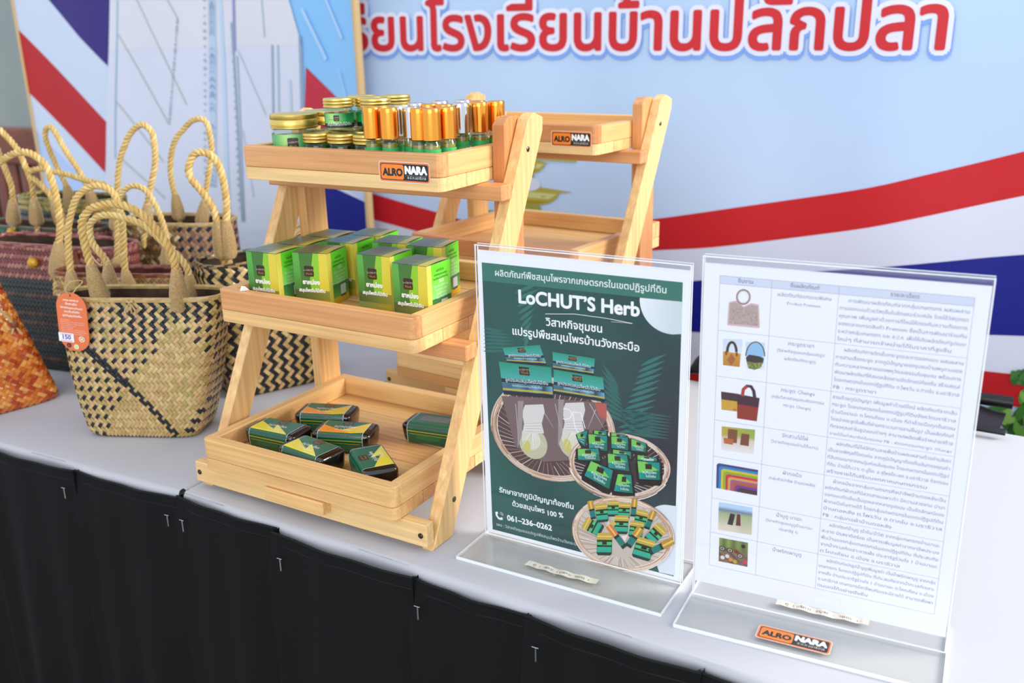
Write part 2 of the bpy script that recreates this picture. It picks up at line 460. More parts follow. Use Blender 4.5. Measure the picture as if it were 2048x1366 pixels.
# ================================================================== BACKDROPS (printed vinyl)
def rip(s, z): return 0.0032 * math.sin(s * 17 + 1.3 * math.sin(z * 3)) + 0.0006 * math.sin(s * 29 + z * 5 + 1) + 0.0015 * math.sin(z * 11 + s * 5)
BPo = Vector((0.27, 1.76, TZ)); LPo = BPo - un * 0.05
def place_on(o, fn):
    return lambda s, z, h: o + ue * s + Vector((0, 0, z)) - un * (h + fn(s, z))
def gbase(cv, s0, s1, z0, z1, nx, ny, colfn):
    cv.grid(lambda a, b: (s0 + (s1 - s0) * a, z0 + (z1 - z0) * b), nx, ny, lambda a, b: colfn(s0 + (s1 - s0) * a, z0 + (z1 - z0) * b))
def ribbon(cv, top, bot, col, n=10):
    """band between two polylines of (s,z) knots, subdivided so it follows the folds"""
    def samp(P, t):
        x = P[0][0] + (P[-1][0] - P[0][0]) * t
        for a, b in zip(P, P[1:]):
            if x <= b[0] or b is P[-1]:
                k = (x - a[0]) / (b[0] - a[0]); return (x, a[1] + (b[1] - a[1]) * k)
    cv.grid(lambda a, b: tuple(Vector(samp(bot, a)).lerp(Vector(samp(top, a)), b)), n, 2, lambda a, b: col)
def smooth_poly(P, k=8):
    return [(p.x, p.y) for p in catmull([(a, b, 0) for a, b in P], k)]
bd = tag(empty('event_backdrop', (BPo.x, BPo.y, 0)), 'large pale blue vinyl backdrop with red Thai lettering and red, white and blue ribbon', 'banner')
def wp(o, fn): 
    base = place_on(o, fn); sh = Vector((BPo.x, BPo.y, 0))
    return lambda s, z, h: base(s, z, h) - sh
bm_ = MB()
nx, ny = 90, 40
pl = wp(BPo, rip)
for side, hh in ((0, 0.0), (1, -0.0012)):
    vs = [pl(-0.72 + 1.75 * i / nx, -0.62 + 1.55 * j / ny, hh) for j in range(ny + 1) for i in range(nx + 1)]
    bm_.add(vs, [(j * (nx + 1) + i, j * (nx + 1) + i + 1, (j + 1) * (nx + 1) + i + 1, (j + 1) * (nx + 1) + i) for j in range(ny) for i in range(nx)])
bm_.link('vinyl_sheet', M['card'], bd, smooth=True)
cv = Canvas()
def skyc(s, z):
    t = min(1, max(0, (z + .1) / .75)); c = mixc((212, 224, 250), (176, 208, 242), t)
    k = .5 + .5 * math.sin(s * 7 + z * 4) * math.sin(z * 6 - s * 3 + 1)
    return mixc(c, (204, 222, 246), .5 * k)
gbase(cv, -0.72, 1.03, -0.62, 0.93, 70, 44, skyc)
cv.bake('printed_sky', pl, M['vinyl'], bd, base=.0006)
cv = Canvas(); cv.lay = 8
RT = smooth_poly([(-0.80, .215), (-0.6441, 0.180), (-0.5038, 0.1516), (-.35, .13), (-.15, .140), (0.0017, 0.1669), (0.1332, 0.1928), (0.3444, 0.236), (0.4578, 0.2677), (0.5942, 0.3096), (.8, .38), (1.03, .47)])
RB = smooth_poly([(-0.80, .15), (-0.6441, 0.1229), (-0.5038, 0.098), (-.35, .075), (-.15, .082), (0.0017, 0.1073), (0.1332, 0.1256), (0.3444, 0.1686), (0.4578, 0.1992), (0.5942, 0.2395), (.8, .30), (1.03, .38)])
BT = smooth_poly([(-.80, .06), (-.5, .03), (-.15, .03), (0.0048, 0.0446), (0.0875, 0.0575), (0.3553, 0.1031), (0.5094, 0.1306), (0.6142, 0.1495), (1.03, .22)])
BB = smooth_poly([(-.80, -.03), (-.5, -.05), (-.15, -.05), (0.0048, -0.0394), (0.0875, -0.0419), (0.3553, -0.0141), (0.5094, 0.0077), (0.6142, 0.0164), (1.03, .05)])
R2T = smooth_poly([(-.8, -.10), (-.2, -.14), (.1, -.12), (.35, -.08), (0.5288, -0.0503), (0.6388, -0.0473), (1.03, -.03)])
R2B = smooth_poly([(-.8, -.17), (-.2, -.2), (.1, -.18), (.35, -.14), (0.5288, -0.1077), (0.6388, -0.1027), (1.03, -.1)])
ribbon(cv, RT, R2B, (226, 228, 246), 70)
ribbon(cv, RT, RB, (206, 26, 34), 70)
ribbon(cv, BT, BB, (16, 24, 136), 70)
ribbon(cv, R2T, R2B, (196, 24, 32), 70)
cv.bake('printed_flag_ribbon', pl, M['vinyl'], bd, step=3.5e-4, base=-.0018, cut=(.03, .04))
cv = Canvas(); cv.lay = 16
# gold tiered pedestal bowls
def bowl(cx, zt, w, h, tip):
    P = [(cx - w, zt)] + [(cx - w + (2 * w + tip) * k / 8, zt - .012 * (k / 8) ** 2) for k in range(1, 9)]
    P += [(cx + w * .86, zt - h * .36), (cx + w * .80, zt - h * .62), (cx + w * .62, zt - h * .88), (cx + w * .35, zt - h), (cx - w * .5, zt - h * .98), (cx - w * .9, zt - h * .6)]
    cv.poly(P, (182, 168, 62))
    cv.poly([(cx - w * .8, zt - h * .30), (cx + w * .80, zt - h * .42), (cx + w * .62, zt - h * .68), (cx - w * .8, zt - h * .62)], (214, 206, 136))
    cv.poly([(cx - w * .7, zt - h * .80), (cx + w * .60, zt - h * .80), (cx + w * .35, zt - h * .94), (cx - w * .4, zt - h * .94)], (168, 140, 26))
    cv.poly([(cx - w * .3, zt - h - .016), (cx + w * .46, zt - h - .016), (cx + w * .36, zt - h + .003), (cx - w * .3, zt - h + .003)], (164, 158, 70))
bowl(-.27, .2185, .088, .040, .017); bowl(-.27, .272, .054, .032, .004)
cv.poly([(-.36, .281), (-.156, .272), (-.160, .264), (-.36, .270)], (176, 178, 100))
cv.poly([(-.36, .162), (-.225, .160), (-.22, .150), (-.36, .14)], (160, 158, 66))
cv.disc(-.262, .219, .028, (220, 224, 238), ry=.014)
# garden foliage printed low at the right
rg = random.Random(3)
for k in range(620):
    s = .44 + rg.random() * .57; zz = -.19 + rg.random() * .105 + .012 * math.sin(s * 40)
    a = rg.random() * 3.1; r = .006 + rg.random() * .012
    cv.disc(s, zz, r, rg.choice([(60, 116, 40), (40, 92, 34), (96, 150, 60), (34, 70, 30), (130, 176, 84)]), ry=r * .45, n=7, rot=a)
    cv.lay -= 1 if k % 3 else 0
for k in range(40):
    cv.disc(.622 + rg.random() * .03, -.062 + rg.random() * .025, .005, rg.choice([(48, 100, 44), (70, 124, 60)]), ry=.004, n=7, rot=rg.random() * 3); cv.lay -= 1
cv.bake('printed_picture', pl, M['vinyl'], bd, step=1.2e-5, base=.0024, cut=(.03, .05))
TXT = 'เรียนโรงเรียนบ้านปลักปลา'
vsT, fsT, lvT, tx0, tx1 = text_mesh(TXT, .0, 2)
cv = Canvas()
tp0, tp1 = (-0.703, .4775), (0.4646, .4625)
cv.lay = 0
cv.text(TXT, (tp0[0], tp0[1] - .005), (tp1[0], tp1[1] - .005), (128, 172, 246), res=3, hscale=.98, fat=.0125, nf=14)
cv.lay += 3
cv.text(TXT, tp0, tp1, (232, 234, 250), res=3, hscale=.98, fat=.0105, nf=14)
cv.lay += 5
cv.text(TXT, tp0, tp1, (208, 40, 48), res=3, hscale=.98, fat=.0026, nf=8)
cv.bake('red_lettering', pl, M['vinyl'], bd, step=1.4e-4, base=.0026)
for sx in (-0.74, 1.03):
    b = MB(); tube(b, [pl(sx, -0.74, .012) - Vector((0, 0, 0)), pl(sx, .95, .012)], .011, 10); b.link('upright_pole', M['steel'], bd, smooth=True)

# --- left portrait-size banner
lb = tag(empty('side_banner', (BPo.x, BPo.y, 0)), 'tall vinyl banner with diagonal navy, white and red stripes behind the handbags', 'banner')
rip2 = lambda s, z: .6 * rip(s * 1.3, z)
pl = wp(LPo, rip2)
b = MB(); x0, x1 = -1.668, -.618; nx, ny = 60, 40
def lx(s, z): # left edge
    return s
for hh in (0.0, -0.0012):
    vs = [pl(x0 + (x1 - x0) * i / nx, -0.62 + 1.55 * j / ny, hh) for j in range(ny + 1) for i in range(nx + 1)]
    b.add(vs, [(j * (nx + 1) + i, j * (nx + 1) + i + 1, (j + 1) * (nx + 1) + i + 1, (j + 1) * (nx + 1) + i) for j in range(ny) for i in range(nx)])
b.link('vinyl_sheet', M['card'], lb, smooth=True)
cv = Canvas()
def lbc(s, z):
    c = mixc((178, 204, 250), (204, 220, 238), min(1, max(0, (z - .1) / .5)))
    if s > -.80: c = mixc((198, 214, 240), (140, 198, 246), min(1, max(0, (z - .18) / .25)))
    return c
gbase(cv, x0, x1, -.62, .93, 60, 40, lbc)
cv.bake('printed_sky', pl, M['vinyl'], lb, base=.0006)
cv = Canvas(); cv.lay = 6
def quadg(a, b_, c, d, col, n=16):
    a, b_, c, d = map(Vector, (a, b_, c, d))
    cv.grid(lambda u, v: tuple(a.lerp(b_, u).lerp(d.lerp(c, u), v)), n, 4, lambda u, v: col)
quadg((x0, .30), (-1.42, .10), (-1.30, .72), (x0, .93), (208, 220, 240))
quadg((x0, .392), (-1.424, .196), (-1.387, .319), (x0, .546), (190, 30, 38))
cv.poly([(-1.665, .72), (-1.5353, .6066), (-1.445, .522), (-1.3556, .4502), (-1.3205, .5986), (-1.262, .93), (-1.665, .93)], (52, 38, 122))
# right-hand part of the same ribbon
quadg((-.775, .318), (-.618, .20), (-.618, .33), (-.757, .445), (196, 46, 66))
quadg((-.80, .225), (-.618, .10), (-.618, .165), (-.80, .26), (214, 222, 242))
quadg((-.80, .03), (-.618, -.05), (-.624, .168), (-.79, .222), (14, 22, 132))
# whitish centre panel
quadg((-1.56, -.60), (-.86, -.60), (-.79, .10), (-1.4565, .0476), (212, 218, 234))
quadg((-1.4565, .0476), (-.7903, .0955), (-.7611, .489), (-1.345, .489), (216, 220, 236))
quadg((-1.345, .489), (-.7611, .489), (-.7845, .579), (-1.3205, .599), (222, 222, 232))
quadg((-1.3205, .599), (-.7845, .579), (-.78, .93), (-1.26, .93), (216, 218, 228))
cv.bake('printed_stripes', pl, M['vinyl'], lb, step=3e-4, base=-.0008, cut=(.03, .05))
cv = Canvas()
def inkline(p, q, w, col, n=14):
    cv.line([tuple(Vector(p).lerp(Vector(q), k / n)) for k in range(n + 1)], w, col)
for p, q in [((-1.2317, .5953), (-1.1502, .4399)), ((-1.1502, .4399), (-1.1107, .365)), ((-1.308, .5223), (-1.1747, .3186)), ((-1.3429, .3699), (-1.212, .231)), ((-1.3548, .2347), (-1.2246, .1437)), ((-1.1319, .5916), (-1.1073, .5516)), ((-1.25, .62), (-1.2317, .5953))]:
    inkline(p, q, .0042, (186, 188, 184))
for p, q in [((-.9402, .4816), (-.8756, .3444)), ((-.9506, .3108), (-.9376, .1618))]: inkline(p, q, .003, (176, 196, 212))
for p, q, w, c in [((-1.2954, .5977), (-1.3746, .234), .004, (158, 188, 212)), ((-1.0006, .5867), (-1.0577, .1812), .022, (188, 206, 230)),
                   ((-.975, .60), (-1.02, .10), .010, (190, 214, 238)), ((-.9507, .5394), (-.9795, .1035), .006, (150, 172, 192)), ((-.9445, .47), (-.973, .1035), .003, (144, 164, 186)),
                   ((-.935, .60), (-.9507, .48), .008, (150, 150, 200)), ((-.8557, .5814), (-.8576, .5069), .003, (166, 190, 206)),
                   ((-.8388, .4914), (-.8584, .3129), .005, (150, 174, 196)), ((-.8235, .4912), (-.8377, .3529), .004, (170, 190, 206)), ((-.7636, .5086), (-.7758, .3537), .006, (146, 170, 196)),
                   ((-.80, .42), (-.82, .10), .006, (192, 208, 230))]:
    inkline(p, q, w, c)
for p, q, n in (((-1.1073, .5516), (-1.1747, .3186), 30), ((-1.0224, .5876), (-1.0814, .18), 26), ((-.953, .53), (-.985, .12), 24)):
    for k in range(n):
        t = k / n; c = Vector(p).lerp(Vector(q), t + .01 * rg.random()); cv.disc(c.x, c.y, .0024 + .002 * rg.random(), (164, 176, 184), n=6); cv.lay -= 1
    cv.lay += 1
for k in range(70):
    t = rg.random(); c = Vector((-1.0006, .5867)).lerp(Vector((-1.0577, .1812)), t)
    cv.line([(c.x - .008, c.y), (c.x, c.y + .006), (c.x + .007, c.y - .002)], .002, (150, 172, 202)); cv.lay -= 1
cv.lay += 1
for p, q, w in (((-.752, .56), (-.70, .46), .016), ((-.70, .60), (-.655, .50), .012), ((-.67, .44), (-.65, .36), .007)): inkline(p, q, w * .5, (176, 212, 246), 6)
cv.bake('printed_picture', pl, M['vinyl'], lb, step=4e-5, base=.0042, cut=(.03, .05))
b = MB(); tube(b, [pl(-.613, -.735, .008), pl(-.613, .93, .008)], .0085, 10); b.link('edge_pole', M['bamboo'], lb, smooth=True)
b = MB(); tube(b, [pl(-1.665, -.735, .004), pl(-1.665, .93, .004)], .004, 8); b.link('edge_pole', M['bamboo'], lb, smooth=True)

# ================================================================== TABLES
def make_table(corner, ang, direction, length, depth, label_pos, seams, yoff):
    """corner = front corner at the joint; direction +1 to the right, -1 to the left"""
    t = empty('folding_table', (corner[0], corner[1], 0), ang)
    tag(t, 'folding table under white cloth, the ' + label_pos, 'table', None)
    xc = direction * length / 2
    box('tabletop', M['table'], t, (xc, depth / 2, TZ - .022), (length - .01, depth - .012, .030), bev=.006)
    for sx in (.08, .92):
        for sy in (.08, .92):
            b = MB(); tube(b, [(direction * length * sx, depth * sy, 0), (direction * length * sx, depth * sy, TZ - .036)], .014, 10)
            b.link('leg', M['steel'], t, smooth=True)
    # cloth: rounded slab with a short hanging lip
    c = MB(); n = 60; prof = []
    r = .007
    for k in range(7):
        a = math.radians(90 * k / 6); prof.append((r - r * math.sin(a), -r + r * math.cos(a)))
    prof += [(0, -.03), (0, -.11)]
    xs = [direction * length * i / n for i in range(n + 1)]
    def sag(x, k): return .0018 * math.sin(x * 23 + 1) + .0012 * math.sin(x * 51)
    rows = []
    vs = []
    for x in xs:
        vs.append((x, depth, 0))
        vs.append((x, depth * .5, 0.0))
        vs.append((x, .03, 0.0))
        for (y, z) in prof: vs.append((x, y + sag(x, 0) * (1 if z < -.002 else 0), z))
    m = 3 + len(prof)
    fs = [(i * m + k, i * m + k + 1, (i + 1) * m + k + 1, (i + 1) * m + k) for i in range(n) for k in range(m - 1)]
    c.add(vs, fs)
    # side lips at the joint
    for x in (0, direction * length):
        sgn = -direction if x == 0 else direction
        pr = [(x, y, z) for y in (.012, depth) for z in ()]
        v = []
        for y in (.010, depth * .5, depth):
            for k in range(5):
                a = math.radians(90 * k / 4); v.append((x + sgn * 0.004 * math.sin(a), y, -.004 + .004 * math.cos(a)))
            v.append((x + sgn * .004, y, -.10))
        c.add(v, [(a * 6 + k, a * 6 + k + 1, (a + 1) * 6 + k + 1, (a + 1) * 6 + k) for a in range(2) for k in range(5)])
    co = c.link('tablecloth', M['cloth'], None, (corner[0], corner[1], TZ), (0, 0, ang), smooth=True)
    tag(co, 'white cloth spread over the ' + label_pos, 'tablecloth')
    # skirt of overlapping hung panels
    sk = empty('table_skirt', (corner[0], corner[1], 0), ang)
    tag(sk, 'black pleated skirt pinned to the ' + label_pos, 'table skirt')
    for i, (xa, xb, dz) in enumerate(seams):
        b = MB(); nx = 22; nz = 16; vs = []
        z1 = TZ - .0035 - dz * .8; z0 = 0.02
        front = yoff - .0055 - .0045 * (i % 2)
        for k in range(nz + 1):
            z = z1 + (z0 - z1) * k / nz; d = (z1 - z)
            for q in range(nx + 1):
                t_ = q / nx; x = xa + (xb - xa) * t_
                bulge = (.004 + .030 * min(1, d / .45)) * math.sin(math.pi * t_) ** .8 * (.45 + .55 * math.sin(t_ * 7 + i * 2) ** 2)
                fold = -.004 * math.exp(-((t_ if i % 2 else 1 - t_) / .05) ** 2)
                y = front - bulge - (.010 * math.exp(-(t_ / .09) ** 2) * min(1, d / .06))
                vs.append((x + .010 * d * math.sin(i * 3), y, z - .0018 * math.sin(math.pi * t_)))
        b.add(vs, [(k * (nx + 1) + q, k * (nx + 1) + q + 1, (k + 1) * (nx + 1) + q + 1, (k + 1) * (nx + 1) + q) for k in range(nz) for q in range(nx)])
        # returned edges
        for q in (0, nx):
            ed = [vs[k * (nx + 1) + q] for k in range(nz + 1)]
            vv = ed + [(e[0], yoff + .004, e[2]) for e in ed]
            b.add(vv, [(k, k + 1, nz + 1 + k + 1, nz + 1 + k) for k in range(nz)])
        p = b.link('skirt_panel', M['skirt'], sk, smooth=True)
        h = MB(); tube(h, [Vector(vs[q]) + Vector((0, .0008, .0006)) for q in range(nx + 1)], .0017, 6); h.link('hem_piping', M['skirt_hem'], p, smooth=True)
        h = MB(); tube(h, [Vector(vs[q]) + Vector((0, .0, -.011)) for q in range(nx + 1)], .0009, 5); h.link('hem_piping', M['skirt_hem'], p, smooth=True)
        # staple or pin near the left corner
        px_ = xa + (xb - xa) * (.07 if direction > 0 else .9)
        st = MB(); q = 2 if direction > 0 else nx - 2; v = Vector(vs[2 * (nx + 1) + q]); v.y -= .0016; v.z = z1 - .030
        tube(st, [v + Vector((0, 0, .007)), v - Vector((0, 0, .007))], .0007, 5); tube(st, [v + Vector((-.004, 0, .007)), v + Vector((.003, 0, .0074))], .0005, 5)
        st.link('pin', M['steel'], p)
    return t
RC = (-.3835, .995); RA = -.555
LC = (-.3905, .9985); LA = -.492
make_table(RC, RA, 1, 1.30, .63, 'right-hand table carrying the shelves and sign holders', [(-.004, .153, 0.0), (.150, .338, .003), (.334, .468, .006), (.464, .630, .003), (.626, .83, .006), (.826, 1.06, .003), (1.056, 1.30, .005)], 0)
make_table(LC, LA, -1, 1.30, .63, 'left-hand table carrying the woven handbags', [(-.170, .004, .003), (-.345, -.166, .001), (-.52, -.34, .0), (-.72, -.515, .004), (-.95, -.715, 0), (-1.15, -.945, .003), (-1.3, -1.145, 0)], 0)

# ================================================================== WOODEN TIERED STANDS
SW = 0.2725
TIERS = [(-.0098, .185, .3833), (-.0669, .2452, .2321), (-.1143, .2452, .0704)]
TH = .0367; LOW = .0142
def tray(stand, v0, D, zt, k):
    t = empty('tray', (0, 0, 0), 0, stand)
    u0, u1 = .0015, .2710
    zf = zt - TH + LOW                    # upper face of the slatted floor
    th = .0135; r = .008
    def rc(x, y, sx, sy): # rounded outer front corner
        return [(x + sx * (r - r * math.sin(a)), y + (r - r * math.cos(a))) for a in [math.pi / 2 * q / 4 for q in range(5)]]
    # front board with rounded ends
    fl = rc(u0, v0, 1, 1); fr = rc(u1, v0, -1, 1)
    P = [(u0, v0 + th)] + [p for p in reversed(fl)] + fr + [(u1, v0 + th)]
    fl2 = [(u0 + r - r * math.sin(a), v0 + r - r * math.cos(a)) for a in [math.pi / 2 * (4 - q) / 4 for q in range(5)]]
    fr2 = [(u1 - r + r * math.sin(a), v0 + r - r * math.cos(a)) for a in [math.pi / 2 * q / 4 for q in range(5)]]
    P = [(u0, v0 + th)] + fl2 + fr2 + [(u1, v0 + th)]
    prism('front_board', M['wood_red'] if k % 3 != 2 else M['wood'], t, P, zf, zt, .0008)
    box('back_board', M['wood'], t, ((u0 + u1) / 2, v0 + D - th / 2, (zf + zt) / 2), (u1 - u0, th, zt - zf), bev=.001)
    for sx, x in ((0, u0 + th / 2), (1, u1 - th / 2)):
        box('side_board', M['wood'], t, (x, v0 + D / 2, (zf + zt) / 2 - .0002), (D - 2 * th, th, zt - zf), (0, 0, math.pi / 2), bev=.001)
    n = max(3, round(D / .049)); w = D / n
    for i in range(n):
        ya, yb = v0 + i * w + .0006, v0 + (i + 1) * w - .0006
        x0, x1 = u0, u1
        if i > n - 2 and k == 0: x0 += .016; x1 -= .016
        if i == 0:
            P = [(x0, yb)] + fl2 + fr2 + [(x1, yb)]
            prism('floor_slat', M['wood'], t, P, zf - LOW, zf - .0003, .0005)
        else:
            box('floor_slat', M['wood'], t, ((x0 + x1) / 2, (ya + yb) / 2, zf - LOW / 2 - .0002), (x1 - x0, yb - ya, LOW - .0004), bev=.0006)
    return t
def leg_board(name, material, parent, u0, u1, P):
    """board lying in the v-z plane, P = its outline in (v, z)"""
    o = prism(name, material, parent, [(z, -v) for v, z in P], -(u1 - u0) / 2, (u1 - u0) / 2, .001)
    # local x = z(up), local y = -v, local z = u
    m = Matrix(((0, 0, 1), (0, -1, 0), (1, 0, 0))).to_4x4(); m.translation = Vector(((u0 + u1) / 2, 0, 0))
    o.matrix_local = m
    return o
def screw(parent, c, axis):
    b = lathe([(0.0001, .0006), (.002, .0008), (.0030, .0003), (.0030, -.001)], 12)
    o = b.link('screw', M['screw'], parent); 
    o.rotation_euler = (math.pi / 2, 0, 0) if axis == 'v' else (0, math.pi / 2, 0)
    o.location = c
    return o
def make_stand(origin, ang, label):
    st = tag(empty('display_stand', (origin[0], origin[1], TZ), ang), label, 'display stand', 'wooden three-tier display stands')
    trays = [tray(st, v, D, z, k) for k, (v, D, z) in enumerate(TIERS)]
    def fv(z): return -.0947 + .507 * z
    for u0, u1 in ((-.0267, -.0125), (.2873, .3015)):
        P = [(fv(0), 0), (fv(0) + .0355, 0), (fv(.395) + .0375, .395), (fv(.412) + .030, .409), (fv(.414) + .010, .4150), (fv(.409), .409)]
        lg = leg_board('front_leg', M['wood'], st, u0, u1, P)
    for u0, u1 in ((-.0121, .0012), (.2716, .2869)):
        P = [(.088, .0), (.126, .0), (.124, .36), (.122, .403), (.114, .4125), (.096, .4125), (.086, .404), (.086, .36)]
        leg_board('rear_leg', M['wood'] if u0 < 0 else M['wood_red'], st, u0, u1, P)
    um = .1375
    for zt, zb, dv, in ((.3462, .3298, .021), (.1950, .1785, .021)):
        vb = fv((zt + zb) / 2) - .0005
        box('support_rail', M['wood_red'], st, (um, vb - dv / 2, (zt + zb) / 2), (.3275, dv, zt - zb), bev=.0012)
    vb = fv(.009) - .0005
    box('bottom_rail', M['wood'], st, (um, vb - .0075, .0205), (.3275, .013, .0250), bev=.001)
    box('block', M['wood'], st, (.1365, -.1075, .0262), (.084, .020, .0150 - .001), bev=.001)
    box('rear_rail', M['wood'], st, (um, .134, .05), (.30, .014, .026), bev=.001)
    for u in (-.0196, .2944): screw(st, (u, vb - .0145, .0205), 'v').rotation_euler = (math.pi / 2, 0, 0)
    screw(st, (.3017, fv(.36) + .022, .378), 'u'); screw(st, (.3017, fv(.04) + .02, .04), 'u')
    screw(st, (.2871, .108, .17), 'u')
    return st, trays
def sticker_art():
    cv = Canvas()
    cv.rrect(0, 0, 64, 21, 3.2, (232, 226, 222)); cv.rrect(.7, .7, 63.3, 20.3, 2.8, (238, 120, 44))
    cv.rrect(2.2, 2.2, 61.8, 18.8, 2.2, (20, 18, 18)); cv.rrect(3.0, 3.0, 31.5, 18.0, 2.2, (246, 134, 34))
    cv.text('ALRO', (5.2, 6.8), (29.6, 6.8), (20, 16, 16), res=3, fat=.55, hscale=1.05)
    cv.text('NARA', (33.6, 9.4), (60.0, 9.4), (250, 250, 250), res=3, fat=.75, hscale=1.05)
    cv.rect(34, 7.4, 60, 7.7, (150, 150, 150))
    cv.text('ส.ป.ก.นราธิวาส', (36, 4.2), (59, 4.2), (236, 236, 236), bold=.02)
    return cv
A0 = (-.2936, 1.087); AA = -.5405; B0 = (-.1046, 1.3877); BA = -.6113
standA, traysA = make_stand(A0, AA, 'wooden three-tier stand in front, holding jars, green boxes and soaps')
standB, traysB = make_stand(B0, BA, 'empty wooden three-tier stand standing behind the filled one')
def on_front(x0, z0, w, vf):
    k = w / 64
    return lambda x, y, h: Vector((x0 + x * k, vf - .0003 - h, z0 + y * k))
sticker_art().bake('logo_sticker', on_front(.1952, .3542, .0635, TIERS[0][0]), M['label'], traysA[0])
sticker_art().bake('logo_sticker', on_front(.2042, .3560, .0610, TIERS[0][0]), M['label'], traysB[0])

def frameA(u, v, z): # stand frame -> world
    return Vector((A0[0] + math.cos(AA) * u - math.sin(AA) * v, A0[1] + math.sin(AA) * u + math.cos(AA) * v, TZ + z))
ZF = [z - TH + LOW for _, _, z in TIERS]

# ================================================================== JARS AND ROLL-ON BOTTLES
def cyl_place(R, z0, k, a0=-math.pi / 2):
    return lambda x, y, h: Vector(((R + h) * math.cos(a0 + x * k / R), (R + h) * math.sin(a0 + x * k / R), z0 + y * k))
def logo(cv, x, y, s):
    cv.rrect(x, y, x + s, y + s, s * .15, (50, 32, 18))
    cv.text("LoCHUT'S", (x - s * .02, y + s * .52), (x + s * 1.02, y + s * .52), (214, 204, 190), bold=.02)
    cv.text('Herb', (x + s * .2, y + s * .16), (x + s * .86, y + s * .16), (196, 142, 50), bold=.03)
def jar(R, H, name, label, big, balm):
    root = empty(name); tag(root, label, 'jar')
    nb = H * .70
    b = lathe([(0.0005, .0015), (R * .80, .0008), (R * .93, .003), (R * .95, .006), (R * .95, nb - .006), (R * .90, nb - .001), (R * .80, nb + .002), (R * .80, H - .004)], 36)
    b.link('glass_body', M['glass'], root, smooth=True)
    b = lathe([(0.0005, .003), (R * .84, .003), (R * .88, .006), (R * .88, nb - .007), (R * .0 + .0005, nb - .007)], 30)
    b.link('balm', balm, root, smooth=True)
    zl = nb + .0005
    rid = 60
    prof = [(R * .94, zl), (R * .99, zl + .0008), (R * .99, zl + .0020), (R * .955, zl + .0027), (R * .955, zl + .0034), (R * .99, zl + .0042), (R * .99, zl + (H - zl) * .55), (R * .96, zl + (H - zl) * .62), (R * .985, zl + (H - zl) * .68), (R * .985, H - .0012), (R * .95, H - .0002), (R * .5, H), (0.0005, H)]
    b = lathe(prof, 72 if big else 40, rfun=(lambda r, z, a: r * (1 + (.006 if z > zl + (H - zl) * .65 and z < H - .0005 else 0) * math.cos(36 * a))) if big else None)
    b.link('lid', M['gold'], root, smooth=True)
    cv = Canvas(); hl = (nb - .010) * 1000; half = R * .952 * 1000 * 2.2
    n = 30
    cv.grid(lambda u, v: (-half + 2 * half * u, hl * v), n, 3, lambda u, v: mixc((176, 226, 130), mixc((40, 178, 92), (20, 120, 66), v), min(1, abs(u - .38) * 4)))
    cv.grid(lambda u, v: (-half + 2 * half * u, hl * .30 * v), n, 1, lambda u, v: (24, 44, 34))
    for q in range(5): cv.rect(-half + q * half * .2 + 8, hl * .55, -half + q * half * .2 + 14, hl * .6, (60, 200, 110)); cv.lay -= 1
    s = hl * .42
    logo(cv, -hl * .42, hl * .46, s)
    wtx = R * 1000 * 1.75
    cv.text('สมุนไพรใบไม้เงิน', (-wtx / 2, hl * .16), (wtx / 2, hl * .16), (250, 250, 250), bold=.03)
    cv.bake('label', cyl_place(R * .958, .005, .001), M['label'], root, cut=(1.0, 60), step=3e-5)
    return root
def settle(o, p, rz): o.location = p; o.rotation_euler = (0, 0, rz)
face = math.atan2(0.0 - 1.1, 0.0 + .2) + math.pi / 2
big = jar(.0268, .0555, 'balm_jar', 'largest balm jar, at the front left corner of the top tray', True, M['balm'])
settle(big, frameA(.0425, .0350, ZF[0]), face + .15)
b2 = copy_tree(big); tag(b2, 'large balm jar half hidden directly behind the largest front jar'); settle(b2, frameA(.0435, .0900, ZF[0]), face + .4)
for o in (big, b2): o['group'] = 'large gold-lidded balm jars'
small = jar(.0166, .0360, 'small_balm_jar', 'x', False, M['balm'])
smallp = jar(.0166, .0360, 'small_balm_jar', 'x', False, M['balm_pale'])
LOWJ = [(.0840, .0255, 'small gold-lidded jar in the lower layer, next to the largest jar'),
        (.1180, .0270, 'small gold-lidded jar in the lower layer, middle of the front three'),
        (.1520, .0290, 'small gold-lidded jar in the lower layer, next to the first copper-capped bottle')]
n = 0
for u, v, lb_ in LOWJ:
    o = small if n == 0 else copy_tree(small); n += 1
    settle(o, frameA(u, v, ZF[0]), face + .1 * n); tag(o, lb_, 'jar', 'small gold-lidded balm jars')
for u, v, hid in ((.0850, .0605, 'the front left upper jar'), (.1190, .0625, 'the middle upper jar'), (.0870, .0960, 'the back left upper jar'), (.1215, .0970, 'the back right upper jar')):
    o = copy_tree(small); settle(o, frameA(u, v, ZF[0]), face + .3 * n); n += 1
    tag(o, 'small jar of the lower layer, hidden under and behind ' + hid, 'jar', 'small gold-lidded balm jars')
UP = [(.1010, .0440, 0, 'front left small jar of the upper layer, green label facing forward'),
      (.1215, .0725, .9, 'middle small jar of the upper layer with dark back label turned forward'),
      (.1500, .0475, -.3, 'right-hand small jar of the upper layer, above the copper-capped bottles'),
      (.0930, .0950, .5, 'small jar at the back left of the upper layer'),
      (.1330, .1060, 1.2, 'small jar at the back right of the upper layer')]
n = 0
for u, v, r, lb_ in UP:
    o = smallp if n == 0 else copy_tree(smallp); n += 1
    settle(o, frameA(u, v, ZF[0] + .0361), face + r); tag(o, lb_, 'jar', 'small gold-lidded balm jars')
